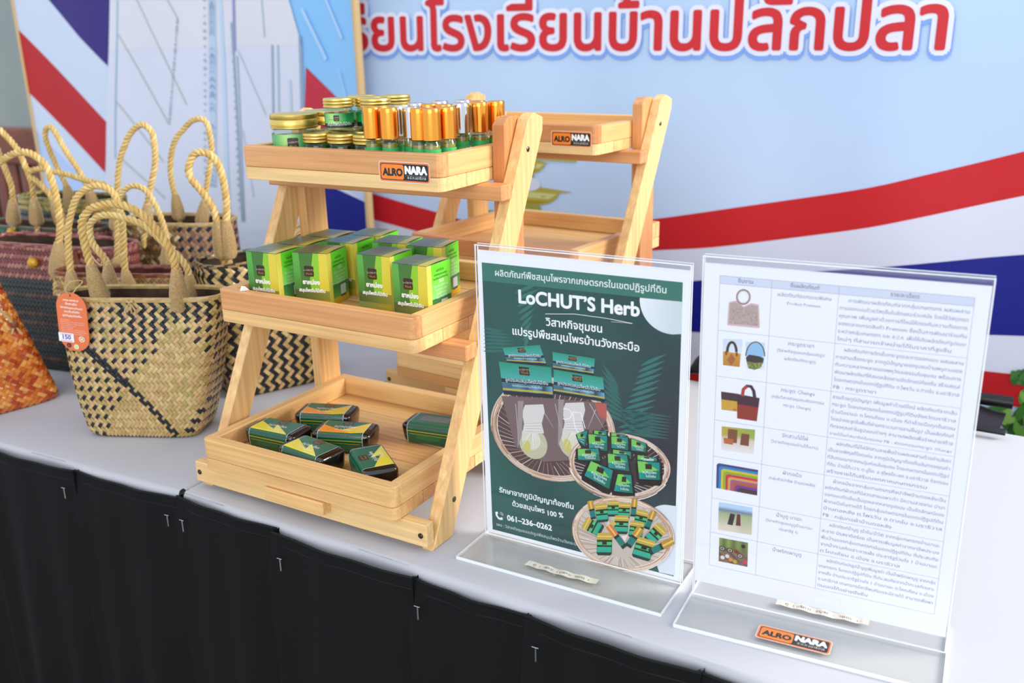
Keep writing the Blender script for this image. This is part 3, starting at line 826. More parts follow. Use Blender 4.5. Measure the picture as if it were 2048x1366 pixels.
def rollon(capmat):
    R = .0093; root = empty('roll_on_bottle')
    b = lathe([(.0005, .0005), (R * .86, .0005), (R * .94, .002), (R * .94, .030), (R * .80, .0325), (R * .74, .036)], 28); b.link('glass_body', M['glass'], root, smooth=True)
    b = lathe([(.0005, .002), (R * .82, .002), (R * .84, .004), (R * .84, .0285), (.0005, .0285)], 24); b.link('oil', M['oil'], root, smooth=True)
    b = lathe([(R * .97, .0335), (R * 1.0, .0338), (R * 1.0, .0600), (R * .985, .0640), (R * .93, .0650), (R * .3, .0651), (.0005, .0651)], 32)
    b.link('cap', capmat, root, smooth=True)
    cv = Canvas(); half = R * 1000 * 2.6; hl = 20
    cv.grid(lambda u, v: (-half + 2 * half * u, hl * v), 24, 4, lambda u, v: mixc((244, 250, 244), (48, 176, 96), min(1, max(0, (v - .15) * 1.5 + abs(u - .5) * .5))) if v > 0 else (30, 40, 30))
    cv.grid(lambda u, v: (-half + 2 * half * u, hl * .14 * v), 24, 1, lambda u, v: (40, 60, 44))
    logo(cv, 6.5, 9.5, 6)
    cv.text('สมุนไพรใบไม้เงิน', (-7.5, 4.4), (8, 4.4), (250, 252, 250), bold=.05)
    cv.bake('label', cyl_place(R * .955, .005, .001), M['label'], root, cut=(.8, 60), step=2e-5)
    return root
RC_, RS_ = rollon(M['copper']), rollon(M['silver'])
ROLL = [(.1700, .0150, 'c', 'copper-capped roll-on bottle leftmost at the front, beside the small jars'),
        (.1925, .0150, 'c', 'copper-capped roll-on bottle second from the left at the front'),
        (.2070, .0330, 's', 'silver-capped roll-on bottle at the front with the dark logo on its label'),
        (.2290, .0170, 'c', 'copper-capped roll-on bottle just left of the frontmost one'),
        (.2445, .0160, 'c', 'frontmost copper-capped roll-on bottle near the tray corner'),
        (.2480, .0385, 'c', 'copper-capped roll-on bottle just right of and behind the frontmost one'),
        (.1830, .0500, 's', 'silver-capped roll-on bottle half hidden behind the second copper cap'),
        (.1760, .0840, 's', 'silver-capped roll-on bottle behind the front silver-capped one'),
        (.2010, .0740, 'c', 'copper-capped roll-on bottle in the second row, behind the front pair of copper caps'),
        (.2215, .0730, 'c', 'copper-capped roll-on bottle in the middle of the cluster'),
        (.1815, .1230, 's', 'silver-capped roll-on bottle at the back, only its cap top showing'),
        (.2270, .0955, 's', 'silver-capped roll-on bottle on the right with a tall bright cap'),
        (.2000, .1420, 's', 'silver-capped roll-on bottle at the back right, behind the tall bright cap'),
        (.2400, .1130, 'c', 'copper-capped roll-on bottle second from the right edge'),
        (.2240, .1340, 'c', 'copper-capped roll-on bottle at the back right, mostly hidden'),
        (.2480, .1350, 'c', 'rightmost copper-capped roll-on bottle, beside the stand leg')]
first = {'c': RC_, 's': RS_}; used = set()
for i, (u, v, c, lb_) in enumerate(ROLL):
    o = first[c] if c not in used else copy_tree(first[c]); used.add(c)
    settle(o, frameA(u, v, ZF[0]), face + [0, .4, -.35, .6, .9, -.5, .2][i % 7])
    tag(o, lb_, 'bottle', 'roll-on bottles on the top tray')

# ================================================================== GREEN CARTONS
def carton_mesh():
    root = empty('balm_carton'); s = .0435; h = .0600; hs = s / 2
    b = MB()
    b.quad((-hs, -hs, 0), (hs, -hs, 0), (hs, hs, 0), (-hs, hs, 0))
    b.quad((-hs, -hs, 0), (-hs, hs, 0), (-hs, hs, h), (-hs, -hs, h))
    b.quad((-hs, hs, 0), (hs, hs, 0), (hs, hs, h), (-hs, hs, h))
    b.quad((-hs, -hs, 0), (hs, -hs, 0), (hs, -hs, h), (-hs, -hs, h)); b.quad((hs, -hs, 0), (hs, hs, 0), (hs, hs, h), (hs, -hs, h))
    b.link('body', M['card'], root)
    G1, G2, LG, YE, Y2 = (58, 140, 52), (74, 128, 46), (150, 214, 40), (222, 206, 66), (238, 228, 96)
    for side, ang in ((0, 0), (1, math.pi / 2), (2, math.pi), (3, -math.pi / 2)):
        cv = Canvas(); w = s * 1000; H = h * 1000; hw = w / 2
        ca, sa = math.cos(ang), math.sin(ang)
        pf = lambda x, y, q, ca=ca, sa=sa: Vector((x / 1000 * ca + (hs + .00004 + q) * sa, x / 1000 * sa - (hs + .00004 + q) * ca, y / 1000))
        if side % 2 == 0:
            cv.grid(lambda u, v: (-hw + w * u, H * v), 1, 6, lambda u, v: mixc((60, 104, 56), (88, 170, 66), min(1, v * 1.3)))
            cv.tri([(-hw + 7, 0), (-hw + 22, 0), (-hw + 20, H * .5), (-hw + 26, H), (-hw + 8, H), (-hw + 9, H * .5)], [(0, 1, 2, 5), (5, 2, 3, 4)], (64, 118, 46))
            cv.poly([(-hw + 22, 0), (-hw + 34, 0), (-hw + 36, H), (-hw + 26, H), (-hw + 20, H * .5)], (140, 200, 44))
            cv.poly([(-hw + 31, 0), (hw, 0), (hw, H), (-hw + 33, H)], YE)
            cv.grid(lambda u, v: (-hw + w * u, H * .30 * v), 4, 2, lambda u, v: mixc((72, 96, 52), (150, 150, 56), u))
            cv.grid(lambda u, v: (-hw + w * u, H * .12 * v), 4, 1, lambda u, v: mixc((120, 140, 90), (186, 160, 30), u))
            logo(cv, -hw + 13.5, H * .56, 12)
            cv.text('ยาหม่อง', (-hw + 11, H * .415), (-hw + 32, H * .415), (252, 252, 248), res=2, fat=.35)
            cv.text('สมุนไพรใบไม้เงิน', (-hw + 5.5, H * .27), (-hw + 38, H * .27), (252, 252, 248), res=2, fat=.25)
            for q in range(2): cv.rect(-hw + 25, H * .055 + q, -hw + 38, H * .06 + q, (200, 190, 120)); cv.lay -= 1
        else:
            cv.grid(lambda u, v: (-hw + w * u, H * v), 1, 8, lambda u, v: mixc((150, 226, 130), (104, 216, 44), min(1, max(0, v * 2.2 - .8))))
            cv.rect(-hw, 0, -hw + 8, H, Y2)
            cv.grid(lambda u, v: (-hw + 8 + (w - 8) * u, H * (.12 + .26 * v)), 3, 2, lambda u, v: mixc((96, 176, 84), (62, 120, 70), v))
            cv.rect(-hw + 8, 0, hw, H * .12, (224, 176, 24))
            for q, (tx, x0, x1, col) in enumerate((('ผลิตโดย', 17, 31, (36, 74, 24)), ('วิสาหกิจชุมชนแปรรูป', 12, 37, (36, 74, 24)), ('สมุนไพรบ้านวังกระบือ', 11, 38, (36, 74, 24)), ('วิธีใช้', 21, 30, (246, 250, 240)), ('ใช้ทาบริเวณที่มีอาการ', 12, 38, (232, 248, 226)), ('บรรเทาปวดเมื่อย', 15, 36, (232, 248, 226)), ('แมลงกัดต่อย', 16, 34, (232, 248, 226)), ('สมุนไพรไทย', 15, 35, (232, 248, 226)))):
                cv.text(tx, (-hw + x0, H * (.85 - .068 * q)), (-hw + x1, H * (.85 - .068 * q)), col, bold=.02)
            cv.rrect(-hw + 24, H * .10, -hw + 36, H * .33, .6, (214, 222, 226))
            cv.rect(-hw + 24, H * .10, -hw + 36, H * .145, (70, 84, 80))
        cv.bake('printed_panel', pf, M['carton'], root)
    cv = Canvas(); w = s * 1000 + .8; hw = w / 2
    cv.rect(-hw, -hw, hw, hw, (56, 116, 70)); cv.poly([(-hw + 7, -hw), (hw - 14, -hw), (hw - 14, hw), (-hw + 7, hw)], (74, 96, 66))
    cv.rect(-hw + 24, -hw, -hw + 34, hw, (100, 130, 60)); cv.rect(-hw + 33, -hw, hw, hw, (206, 190, 60))
    cv.text('ยาหม่องสมุนไพร', (-hw + 10, -2), (-hw + 30, -2), (160, 180, 160), bold=.02)
    def top(x, y, q):
        lift = .0010 * max(0, (x / hw)) ** 2 * (1 - (y / hw) ** 2) * 1.0 + .0004
        return Vector((x / 1000, y / 1000, h + lift + q))
    c2 = Canvas(); c2.grid(lambda u, v: (-hw + w * u, -hw + w * v), 6, 6, lambda u, v: (240, 240, 236)); c2.bake('lid_flap', lambda x, y, q: top(x, y, 0), M['carton'], root)
    cv.lay = 0; n = 8
    c3 = Canvas()
    def lidc(x):
        x += hw
        return (56, 116, 70) if x < 7 else (74, 98, 70) if x < 25 else (96, 128, 62) if x < 33 else (206, 190, 60)
    for xa, xb in ((0, 7), (7, 25), (25, 33), (33, w)):
        c3.grid(lambda u, v: (-hw + xa + (xb - xa) * u, -hw + w * v), 3, 6, lambda u, v: lidc(-hw + (xa + xb) / 2)); c3.lay -= 1
    c3.lay = 2
    c3.text('สมุนไพรใบไม้เงิน', (-hw + 9, -3), (-hw + 24, -3), (170, 186, 170), bold=.02)
    c3.bake('lid_print', top, M['carton'], root, base=.0002, cut=(4, 4))
    return root
CT = carton_mesh()
def ctr(c, ang_deg):
    """centre from the near right top corner"""
    a = math.radians(ang_deg); h = .02175
    return (c[0] + (-h * math.cos(a) - h * math.sin(a)), c[1] + (-h * math.sin(a) + h * math.cos(a)))
CARTONS = [((.0600, -.0310), 2, 'green balm carton at the front left corner of the middle tray'),
           ((.1120, -.0060), 12, 'green balm carton second from the left in the front row'),
           ((.1850, .0110), 3, 'green balm carton third from the left, with a slightly crooked gap beside it'),
           ((.2480, -.0095), 1, 'green balm carton at the front right corner, lowest in the picture'),
           ((.1030, .0490), 5, 'green balm carton between and behind the second and third front ones'),
           ((.0602, .0170), 2, 'green balm carton directly behind the front left one'),
           ((.0600, .0660), 2, 'green balm carton at the back left, third deep'),
           ((.1050, .0970), 8, 'green balm carton at the back, second from the left'),
           ((.1600, .0740), 10, 'green balm carton behind the third front one, dark lid'),
           ((.2090, .0750), 9, 'green balm carton at the back right, its side panel lit')]
for i, (c, a, lb_) in enumerate(CARTONS):
    o = CT if i == 0 else copy_tree(CT)
    x, y = ctr(c, a); p = frameA(x, y, ZF[1]); settle(o, p, AA + math.radians(a)); tag(o, lb_, 'box', 'green balm cartons on the middle tray')
b = MB(); b.add([(-.004, 0, 0), (.006, -.001, .0005), (.002, .003, .004), (-.002, .002, .005), (.001, -.002, .003)], [(0, 1, 2), (0, 2, 3), (0, 4, 3), (4, 1, 2)])
o = b.link('paper_scrap', M['card'], None, frameA(.0370, TIERS[1][0] + .006, TIERS[1][2] + .0006), (0, 0, .3)); tag(o, 'tiny torn white paper scrap on the front edge of the middle tray', 'scrap')

# ================================================================== SOAPS
def soap(kind):
    root = empty('wrapped_soap'); L, Wd, H = .074, .0395, .0245
    bm = bmesh.new(); bmesh.ops.create_cube(bm, size=1); bmesh.ops.scale(bm, vec=(L, Wd, H), verts=bm.verts)
    for v in bm.verts:
        if v.co.z < 0: v.co.x *= .90; v.co.y *= .88
        else: v.co.x *= .97
    bmesh.ops.bevel(bm, geom=list(bm.edges), offset=.0062, segments=3, affect='EDGES', profile=.55)
    me = bpy.data.meshes.new('soap_bar'); bm.to_mesh(me); bm.free()
    for v in me.vertices: v.co.z += H / 2
    link('soap_bar', me, M['soap'], root, smooth=True)
    # paper band round the short girth
    g = [(-Wd * .5 * .91, 0.002), (-Wd * .5 * .97, H * .5), (-Wd * .5 + .0005, H * .78), (-Wd * .5 + .003, H * .97), (-Wd * .5 + .006, H), (Wd * .5 - .006, H), (Wd * .5 - .003, H * .97), (Wd * .5 - .0005, H * .78), (Wd * .5 * .97, H * .5), (Wd * .5 * .91, .002)]
    off = .0006
    g = [(y * (1 + off / .02), z + (off if z > H * .9 else 0)) for y, z in g]
    Ls = [0]
    for a, c in zip(g, g[1:]): Ls.append(Ls[-1] + math.dist(a, c))
    mid = Ls[-1] / 2
    def pf(x, y, q):  # y from -mid..mid around girth, front = negative
        s = y / 1000 + mid; s = max(0, min(Ls[-1], s)); k = 0
        while k < len(Ls) - 2 and Ls[k + 1] < s: k += 1
        t = (s - Ls[k]) / (Ls[k + 1] - Ls[k]); a, c = g[k], g[k + 1]
        d = Vector((c[1] - a[1], 0, 0)); ny, nz = -(c[1] - a[1]), (c[0] - a[0]); l = math.hypot(ny, nz)
        return Vector((x / 1000, a[0] + (c[0] - a[0]) * t + ny / l * q, a[1] + (c[1] - a[1]) * t + nz / l * q))
    hw = 26.5; m = mid * 1000; top_ = Wd * 500 - 3.5
    cv = Canvas()
    def strip(x0, x1, y0, y1, fn, nx=10, ny=10): cv.grid(lambda u, v: (x0 + (x1 - x0) * u, y0 + (y1 - y0) * v), nx, ny, fn)
    strip(-hw - .5, hw + .5, -m, m, lambda u, v: (236, 238, 234), 2, 30)
    strip(-hw, hw, -m, m, lambda u, v: (14, 84, 54) if v < .30 else mixc((16, 92, 62), (30, 110, 84), v), 6, 30)
    acc = (230, 214, 50)
    if kind == 0:
        cv.poly([(-hw, -top_), (hw * .55, -top_), (-hw, 5)], acc); cv.poly([(hw * .1, -top_), (hw * .95, -top_), (-hw * .1, 3)], (232, 222, 96))
    elif kind == 1:
        cv.poly([(-hw, -top_), (hw * .45, -top_), (-hw, 3)], (240, 148, 34)); cv.poly([(-hw * .1, -top_ + 5.5), (hw, top_ * .9), (hw, -top_ + 2), (hw * .45, -top_)], (230, 196, 40))
    if kind < 2:
        cv.rrect(-6, 5, 7, 15, 2, (52, 38, 18)); cv.text("LoCHUT'S", (-5, 10.5), (6, 10.5), (190, 160, 110), bold=.02); cv.text('Herb', (-3, 6.5), (5, 6.5), (196, 142, 50), bold=.03)
        cv.text('สบู่สมุนไพร', (-13, -2.5), (13, -2.5), (252, 252, 250), bold=.05)
        cv.text('ใบไม้เงิน', (-9, -11.5), (11, -11.5), (250, 240, 200), bold=.05)
    else:
        strip(-hw + 6, hw - 2, -8, 10, lambda u, v: (70, 84, 84), 4, 4)
        for q in range(5): cv.rect(-hw + 9, -5 + 3 * q, hw - 8, -4.2 + 3 * q, (140, 156, 150)); cv.lay -= 1
        cv.lay += 1
    cv.rect(-hw, -top_ - 10.2, hw, -top_ - 9.4, (206, 186, 40)); cv.rect(-hw * .9, -top_ - 13.4, hw * .9, -top_ - 12.9, (180, 170, 50))
    for q in range(3): cv.rect(-hw * .6, -top_ - 15.5 - q * 1.6, hw * .55, -top_ - 15.0 - q * 1.6, (50, 140, 70)); cv.lay -= 1
    cv.bake('paper_band', pf, M['label'], root, cut=(60, .7), step=2e-5)
    return root
SP = [soap(0), soap(1), soap(2)]
SO = [(.0580, -.0510, 4, 0, 'black soap with yellow-green band at the left of the bottom tray'),
      (.1310, -.0760, -7, 0, 'black soap with yellow-green band nearest the tray front, its shiny end showing'),
      (.1290, -.0170, 19, 1, 'black soap with orange and yellow band in the middle of the pile'),
      (.0720, .0170, 20, 1, 'black soap with orange and yellow band farthest back on the left'),
      (.2080, -.0670, 143, 0, 'black soap with yellow-green band turned sideways at the right front'),
      (.2080, .0480, 9, 2, 'black soap lying face down alone at the right, behind the leg')]
seen = set()
for u, v, a, k, lb_ in SO:
    o = SP[k] if k not in seen else copy_tree(SP[k]); seen.add(k)
    settle(o, frameA(u, v, ZF[2] + .0002), AA + math.radians(a)); tag(o, lb_, 'soap', 'wrapped herbal soaps on the bottom tray')


# ================================================================== ACRYLIC SIGN HOLDERS
Z3 = Vector((0, 0, 1))
def holder(origin, ang, lean, Wd, Hh, label):
    root = tag(empty('sign_holder', (origin[0], origin[1], TZ), ang), label, 'sign holder', 'clear acrylic sign holders')
    base = box('base_plate', [M['acrylic_base']], root, (Wd / 2, -.0075, .0015), (Wd + .002, .098, .0028), bev=0)
    b = MB(); y0, y1, x0, x1 = -.0565, .0415, -.001, Wd + .001
    for (ax, ay, bx, by) in ((x0, y0, x1, y0), (x0, y0, x0, y1), (x1, y0, x1, y1), (x0, y1, x1, y1)):
        d = Vector((bx - ax, by - ay, 0)).normalized(); q = Vector((-d.y, d.x, 0)) * .0005
        A_, B_ = Vector((ax, ay, .0001)), Vector((bx, by, .0001))
        vs = [A_ - q, B_ - q, B_ + q, A_ + q]; b.add(vs + [v + Vector((0, 0, .0031)) for v in vs], [(0, 1, 2, 3), (7, 6, 5, 4), (0, 4, 5, 1), (1, 5, 6, 2), (2, 6, 7, 3), (3, 7, 4, 0)])
    b.link('polished_edge', M['acrylic_edge'], base, (-Wd / 2, .0075, -.0015))
    pocket = empty('pocket', (0, 0, 0), 0, root); pocket.rotation_euler = (-lean, 0, 0)
    for y, nm in ((-.0022, 'front_sheet'), (.0022, 'back_sheet')):
        box(nm, M['acrylic'], pocket, (Wd / 2, y, .003 + Hh / 2), (Wd, .0016, Hh), bev=0)
    b = MB(); pr = [(-.0034, -.006), (-.0034, -.001), (-.0024, .0012), (0, .0020), (.0024, .0012), (.0034, -.001), (.0034, -.006)]
    b.add([(x, y, Hh + .003 + z) for x in (0, Wd) for y, z in pr], [(k, k + 1, 8 + k, 7 + k) for k in range(6)])
    b.link('folded_top', M['acrylic'], pocket, smooth=True)
    b = MB()
    tube(b, [(0, -.0030, Hh + .0035), (Wd, -.0030, Hh + .0035)], .0006, 6); tube(b, [(0, .0030, Hh + .0040), (Wd, .0030, Hh + .0040)], .0005, 6)
    for x in (.0003, Wd - .0003):
        for y in (-.0024, .0022): tube(b, [(x, y, .003), (x, y, Hh + .003)], .0006, 6)
    tube(b, [(0, -.0030, .0034), (Wd, -.0030, .0034)], .0007, 6)
    b.link('polished_edge', M['acrylic_edge'], pocket, smooth=True)
    return root, pocket
def strip_label(parent, x0, x1, y0, y1, text, z=.0033, wav=.0006):
    cv = Canvas(); w = (x1 - x0) * 1000; h = (y1 - y0) * 1000
    cv.grid(lambda u, v: (w * u, h * v + .5 * math.sin(u * 9)), 16, 2, lambda u, v: mixc((236, 232, 220), (226, 218, 200), abs(math.sin(u * 11))))
    cv.text(text, (w * .10, h * .34), (w * .92, h * .30), (70, 66, 60), bold=.01)
    return cv.bake('paper_label', lambda x, y, q: Vector((x0 + x / 1000, y0 + y / 1000, z + q + wav * (1 + math.sin(x * .35)))), M['paper'], parent)
def tape_mark(parent, x0, x1, y0, y1, n, seed, z=.0031):
    r = random.Random(seed); cv = Canvas()
    for k in range(n):
        x = x0 + (x1 - x0) * r.random(); y = y0 + (y1 - y0) * r.random() ** .6
        cv.disc(x * 1000, y * 1000, .6 + 2.5 * r.random(), (196, 178, 146), ry=.15 + .35 * r.random(), n=8, rot=-.02); cv.lay -= 1
    cv.lay = 1
    return cv.bake('glue_stain', lambda x, y, q: Vector((x / 1000, y / 1000, z + q)), M['paper'], parent)

# ---- sign 1: green herbal poster
S1 = (-.0307, .8834); S1A = -.5218
h1, pk1 = holder(S1, S1A, -.0074, .212, .303, 'clear acrylic stand holding the green herb poster')
PW, PH = .2095, .2975
page1 = homography([(949, 489), (1384, 538), (1368, 1173), (973, 1067)], [(0, PH * 1000), (PW * 1000, PH * 1000), (PW * 1000, 0), (0, 0)])
def pp(page, x0, z0): return lambda x, y, h: Vector((x0 + x / 1000, -.00042 - h, z0 + y / 1000))
poster = box('paper_sheet', M['card'], None, (0, 0, 0), (PW, .0003, PH), bev=0)
def sheet(pk, label):
    o = box('paper_sheet', M['card'], None, (0, 0, 0), (PW, .0003, PH), bev=0)
    return o
bpy.data.objects.remove(poster)
q6 = lambda X, Y: page1(900 + X / 1.798, 480 + Y / 1.798)
qa = lambda X, Y: page1(960 + X / 4.709, 670 + Y / 4.709)
qb = lambda X, Y: page1(1120 + X / 3.904, 830 + Y / 3.904)
qc = lambda X, Y: page1(940 + X / 4.551, 490 + Y / 4.551)
qd = lambda X, Y: page1(970 + X / 7.59, 940 + Y / 7.59)
cv = Canvas()
cv.rect(0, 0, PW * 1000, PH * 1000, (246, 248, 252))
gt0, gt1, gb0, gb1 = [Vector(v) for v in (qc(85, 115), qc(1950, 325), qd(105, 935), page1(1358, 1163))]
gb1 = Vector((gt1.x, gb0.y))
rr = random.Random(5); ns = [(rr.random() * 6, rr.random() * 6, rr.random() * 6.3) for _ in range(6)]
def pc(u, v):
    n = sum(math.sin(a * u * 2 + b_ * v * 2 + c) for a, b_, c in ns) / 6
    c = mixc((30, 70, 68), (44, 100, 88), .5 + n)
    m = max(0, min(1, (u - .45) * 2.2)) * max(0, 1 - abs(v - .45) * 2.2)
    return mixc(c, (46, 40, 52), m)
cv.grid(lambda u, v: tuple(gb0.lerp(gb1, u).lerp(gt0.lerp(gt1, u), v)), 24, 34, pc)
def leaf(p, q, w, col):
    p, q = Vector(p), Vector(q); d = (q - p).normalized(); n = Vector((-d.y, d.x)); L = (q - p).length
    P = [p.lerp(q, t) + n * w * math.sin(math.pi * t ** .8) * s for s, ts in ((.5, (0, .15, .35, .6, .85, 1)), (-.5, (.85, .6, .35, .15))) for t in ts]
    cv.poly([tuple(x) for x in P], col); cv.lay -= 1
cv.lay += 1
for i in range(12):   # right frond
    t = i / 11; bx, by = 1160 + 60 * math.sin(t * 2), 1240 - 0 * t
    leaf(q6(600 + 90 * t, 700 - 250 * t), q6(690 + 95 * t + 40 * (1 - t), 640 - 262 * t + 30), 3.4, (50, 116, 106))
for i in range(9):
    t = i / 8; leaf(q6(640 - 30 * t, 660 - 130 * t), q6(520 + 30 * t, 600 - 160 * t), 3.6, (46, 104, 96))
for i in range(8):
    t = i / 7; leaf(q6(600 + 40 * t, 610 + 85 * t), q6(810 - 10 * t, 640 + 80 * t), 3.0, (44, 98, 92))
for i in range(9):    # upper left frond
    t = i / 8; leaf(q6(235 - 40 * t + 30, 380 - 200 * t), q6(300 + 42 * t - 20, 330 - 190 * t), 3.4, (52, 118, 104))
for i in range(7):
    t = i / 6; leaf(q6(112, 305 + 85 * t), q6(190 + 40 * math.sin(t * 3), 320 + 70 * t), 3.0, (46, 108, 98))
cv.lay += 1
cv.poly([tuple(gt0), tuple(gt1), qc(1945, 505), qc(97, 285)], (58, 120, 104))
arc = [qc(1555, 462)] + [qc(1890 - 338 * math.cos(a), 470 + 338 * math.sin(a)) for a in [math.radians(x) for x in range(4, 92, 8)]] + [qc(1943, 803), qc(1945, 505)]
cv.tri(arc, [tuple(range(len(arc)))], [mixc((244, 248, 250), (206, 218, 222), k / len(arc)) for k in range(len(arc))])
arc = [qb(640 + 0, 760)] + [qb(840 - 170 * math.cos(a), 900 - 178 * math.sin(a)) for a in [math.radians(x) for x in range(40, 100, 8)]] + [qb(940, 735), qb(925, 1290), qb(800, 1262)]
cv.poly(arc, (226, 232, 238))
WH = (250, 252, 252)
cv.text('ผลิตภัณฑ์พืชสมุนไพรจากเกษตรกรในเขตปฏิรูปที่ดิน', qc(212, 240), qc(1798, 425), (238, 244, 242), res=2, fat=.12)
cv.text('LoCHUT’S Herb', qc(436, 494), qc(1549, 634), WH, res=4, fat=.62)
cv.line([qc(680, 602), qc(950, 606), qc(1250, 650), qc(1488, 700)], .5, WH); cv.line([qc(1290, 682), qc(1400, 690), qc(1488, 702)], .25, WH)
cv.text('วิสาหกิจชุมชน', qc(684, 708), qc(1206, 782), WH, res=2, fat=.22)
cv.text('แปรรูปพืชสมุนไพรบ้านวังกระบือ', qc(378, 788), qc(1552, 962), WH, res=2, fat=.22)
cv.text('รักษาจากภูมิปัญญาท้องถิ่น', qd(208, 352), qd(1360, 630), (240, 246, 244), res=2, fat=.2)
cv.text('ด้วยสมุนไพร', qd(412, 568), qd(912, 690), (240, 246, 244), res=2, fat=.2)
cv.text('100 %', qd(966, 722), qd(1205, 764), (240, 246, 244), res=2, fat=.2)
cv.text('061–236–0262', qd(334, 792), qd(1026, 962), WH, res=3, fat=.3)
cv.text('เพจ : วิสาหกิจชุมชนแปรรูปพืชสมุนไพรบ้านวังกระบือ', qd(168, 876), qd(1448, 1208), (222, 234, 232), bold=.01)
cv.line([qd(160, 675), qd(168, 720), qd(200, 765), qd(240, 778)], 2.2, WH); cv.line([qd(152, 682), qd(186, 672)], 2.4, WH); cv.line([qd(225, 765), qd(262, 772)], 2.6, WH)
for r_ in (34, 56): cv.line([qd(214 + r_ * math.sin(a), 722 - r_ * math.cos(a)) for a in [.1 + k * .3 for k in range(6)]], .45, WH); cv.lay -= 1
cv.lay += 1
# big oval basket with herbal compresses
def oval(q, cx, cy, rx, ry, rot, a0, a1, n=18):
    return [q(cx + rx * math.cos(a) * math.cos(rot) - ry * math.sin(a) * math.sin(rot), cy + rx * math.cos(a) * math.sin(rot) + ry * math.sin(a) * math.cos(rot)) for a in [a0 + (a1 - a0) * k / n for k in range(n + 1)]]
def basket(q, cx, cy, rx, ry, rot, inner, straws, rim, sw):
    cv.poly(oval(q, cx, cy, rx, ry, rot, 0, 2 * math.pi, 36)[:-1], inner)
    for k in range(straws):
        a = 2 * math.pi * k / straws; c0, s0 = math.cos(a), math.sin(a); f = .45 + .1 * rr.random()
        P = []
        for ff in (f, .95):
            x, y = rx * ff * c0, ry * ff * s0 + (ry * .2 if ff == f else 0)
            P.append(q(cx + x * math.cos(rot) - y * math.sin(rot), cy + x * math.sin(rot) + y * math.cos(rot)))
        cv.line(P, sw * .6, rr.choice([(214, 196, 182), (178, 148, 130), (150, 116, 98), (230, 216, 204)])); cv.lay -= 1
    cv.lay += 1
    for k in range(rim):
        a0 = rr.random() * 6.28; f = .93 + .11 * rr.random(); L = .5 + rr.random() * .9
        cv.line(oval(q, cx, cy, rx * f, ry * f, rot, a0, a0 + L, 8), sw, rr.choice([(226, 204, 184), (204, 168, 142), (238, 224, 210), (182, 138, 112), (216, 184, 156)])); cv.lay -= 1 if k % 4 else 0
    cv.lay += 1
basket(qa, 690, 890, 590, 470, .35, (86, 62, 60), 60, 130, 1.0)
cv.poly([qa(190, 560), qa(690, 590), qa(1190, 640), qa(1200, 800), qa(1000, 1180), qa(600, 1200), qa(330, 1050)], (122, 100, 98))
def compress(x, y, s, bow):
    cv.disc(*qa(x, y + 200 * s), 16.5 * s, (196, 194, 160), ry=17.5 * s, n=28)
    cv.disc(*qa(x - 20, y + 160 * s), 11.0 * s, (218, 218, 196), ry=11.5 * s, n=20)
    cv.disc(*qa(x - 60, y + 230 * s), 4.5 * s, (206, 198, 110), ry=7 * s, n=14)
    for k in range(7): cv.line([qa(x - 10, y + 70 * s), qa(x - 120 * s + 42 * k * s, y + 250 * s)], .8, rr.choice([(232, 232, 224), (206, 200, 130), (240, 240, 236)]), .2); cv.lay -= 1
    cv.lay += 1
    cv.poly([qa(x - 80, y - 190 * s), qa(x + 95, y - 195 * s), qa(x + 110, y - 120 * s), qa(x + 82, y + 0), qa(x + 105, y + 100 * s), qa(x - 105, y + 100 * s), qa(x - 88, y), qa(x - 110, y - 110 * s)], (222, 216, 210))
    for k in range(7): cv.line([qa(x - 78, y + 12 * k), qa(x + 78, y + 14 * k - 6)], .45, (240, 236, 230) if k % 2 else (196, 186, 176)); cv.lay -= 1
    cv.lay += 1
    if bow:
        cv.line(oval(qa, x - 80, y - 80, 60, 50, .3, 0, 6.28), .8, (250, 250, 250)); cv.line([qa(x - 10, y - 100), qa(x + 70, y - 90), qa(x + 110, y + 60)], .8, (250, 250, 250)); cv.line([qa(x - 10, y - 100), qa(x + 10, y + 40), qa(x + 50, y + 110)], .8, (250, 250, 250))
    cv.poly([qa(x - 150, y - 220), qa(x - 95, y - 220), qa(x - 110, y + 120), qa(x - 150, y + 240)], (160, 146, 144))
compress(500, 830, .95, False); compress(890, 820, .98, True)
for P in ((590, 700, 700, 880), (1040, 640, 1190, 900), (710, 640, 760, 860), (1100, 700, 1020, 900), (330, 640, 360, 1000)):
    cv.line([qa(P[0], P[1]), qa(P[2], P[3])], .5, (226, 222, 222), .1); cv.lay -= 1
cv.lay += 1
cv.poly([qa(1090, 640), qa(1205, 645), qa(1205, 800), qa(1130, 760)], (190, 92, 84))
def header(P, lx, ly, s):
    a, b_, c, d = [Vector(qa(*p)) for p in P]
    f = lambda u, v: tuple(d.lerp(c, u).lerp(a.lerp(b_, u), v))
    cv.grid(f, 6, 6, lambda u, v: mixc((110, 200, 214), (40, 150, 122), v) if v > .45 else mixc((30, 52, 66), (104, 180, 204), .5 + .5 * math.sin(u * 20)))
    cv.poly([f(0, .38), f(1, .38), f(1, .50), f(0, .50)], (26, 40, 52)); cv.poly([f(0, .14), f(1, .14), f(1, .2), f(0, .2)], (198, 176, 60)); cv.poly([f(0, 0), f(1, 0), f(1, .12), f(0, .12)], (28, 34, 44))
    cv.poly([f(.38, .66), f(.58, .66), f(.58, .92), f(.38, .92)], (52, 40, 32)); cv.text("LoCHUT'S", f(.37, .80), f(.59, .80), (200, 190, 170)); cv.text('Herb', f(.42, .70), f(.56, .70), (190, 140, 60), bold=.02)
    cv.text('ลูกประคบสมุนไพรใบไม้เงิน', f(.08, .42), f(.92, .42), WH, bold=.02); cv.text('วิสาหกิจชุมชนแปรรูปพืชสมุนไพร', f(.2, .28), f(.8, .28), (226, 240, 244), bold=.01)
header([(200, 95), (560, 72), (630, 275), (250, 240)], 0, 0, 1)
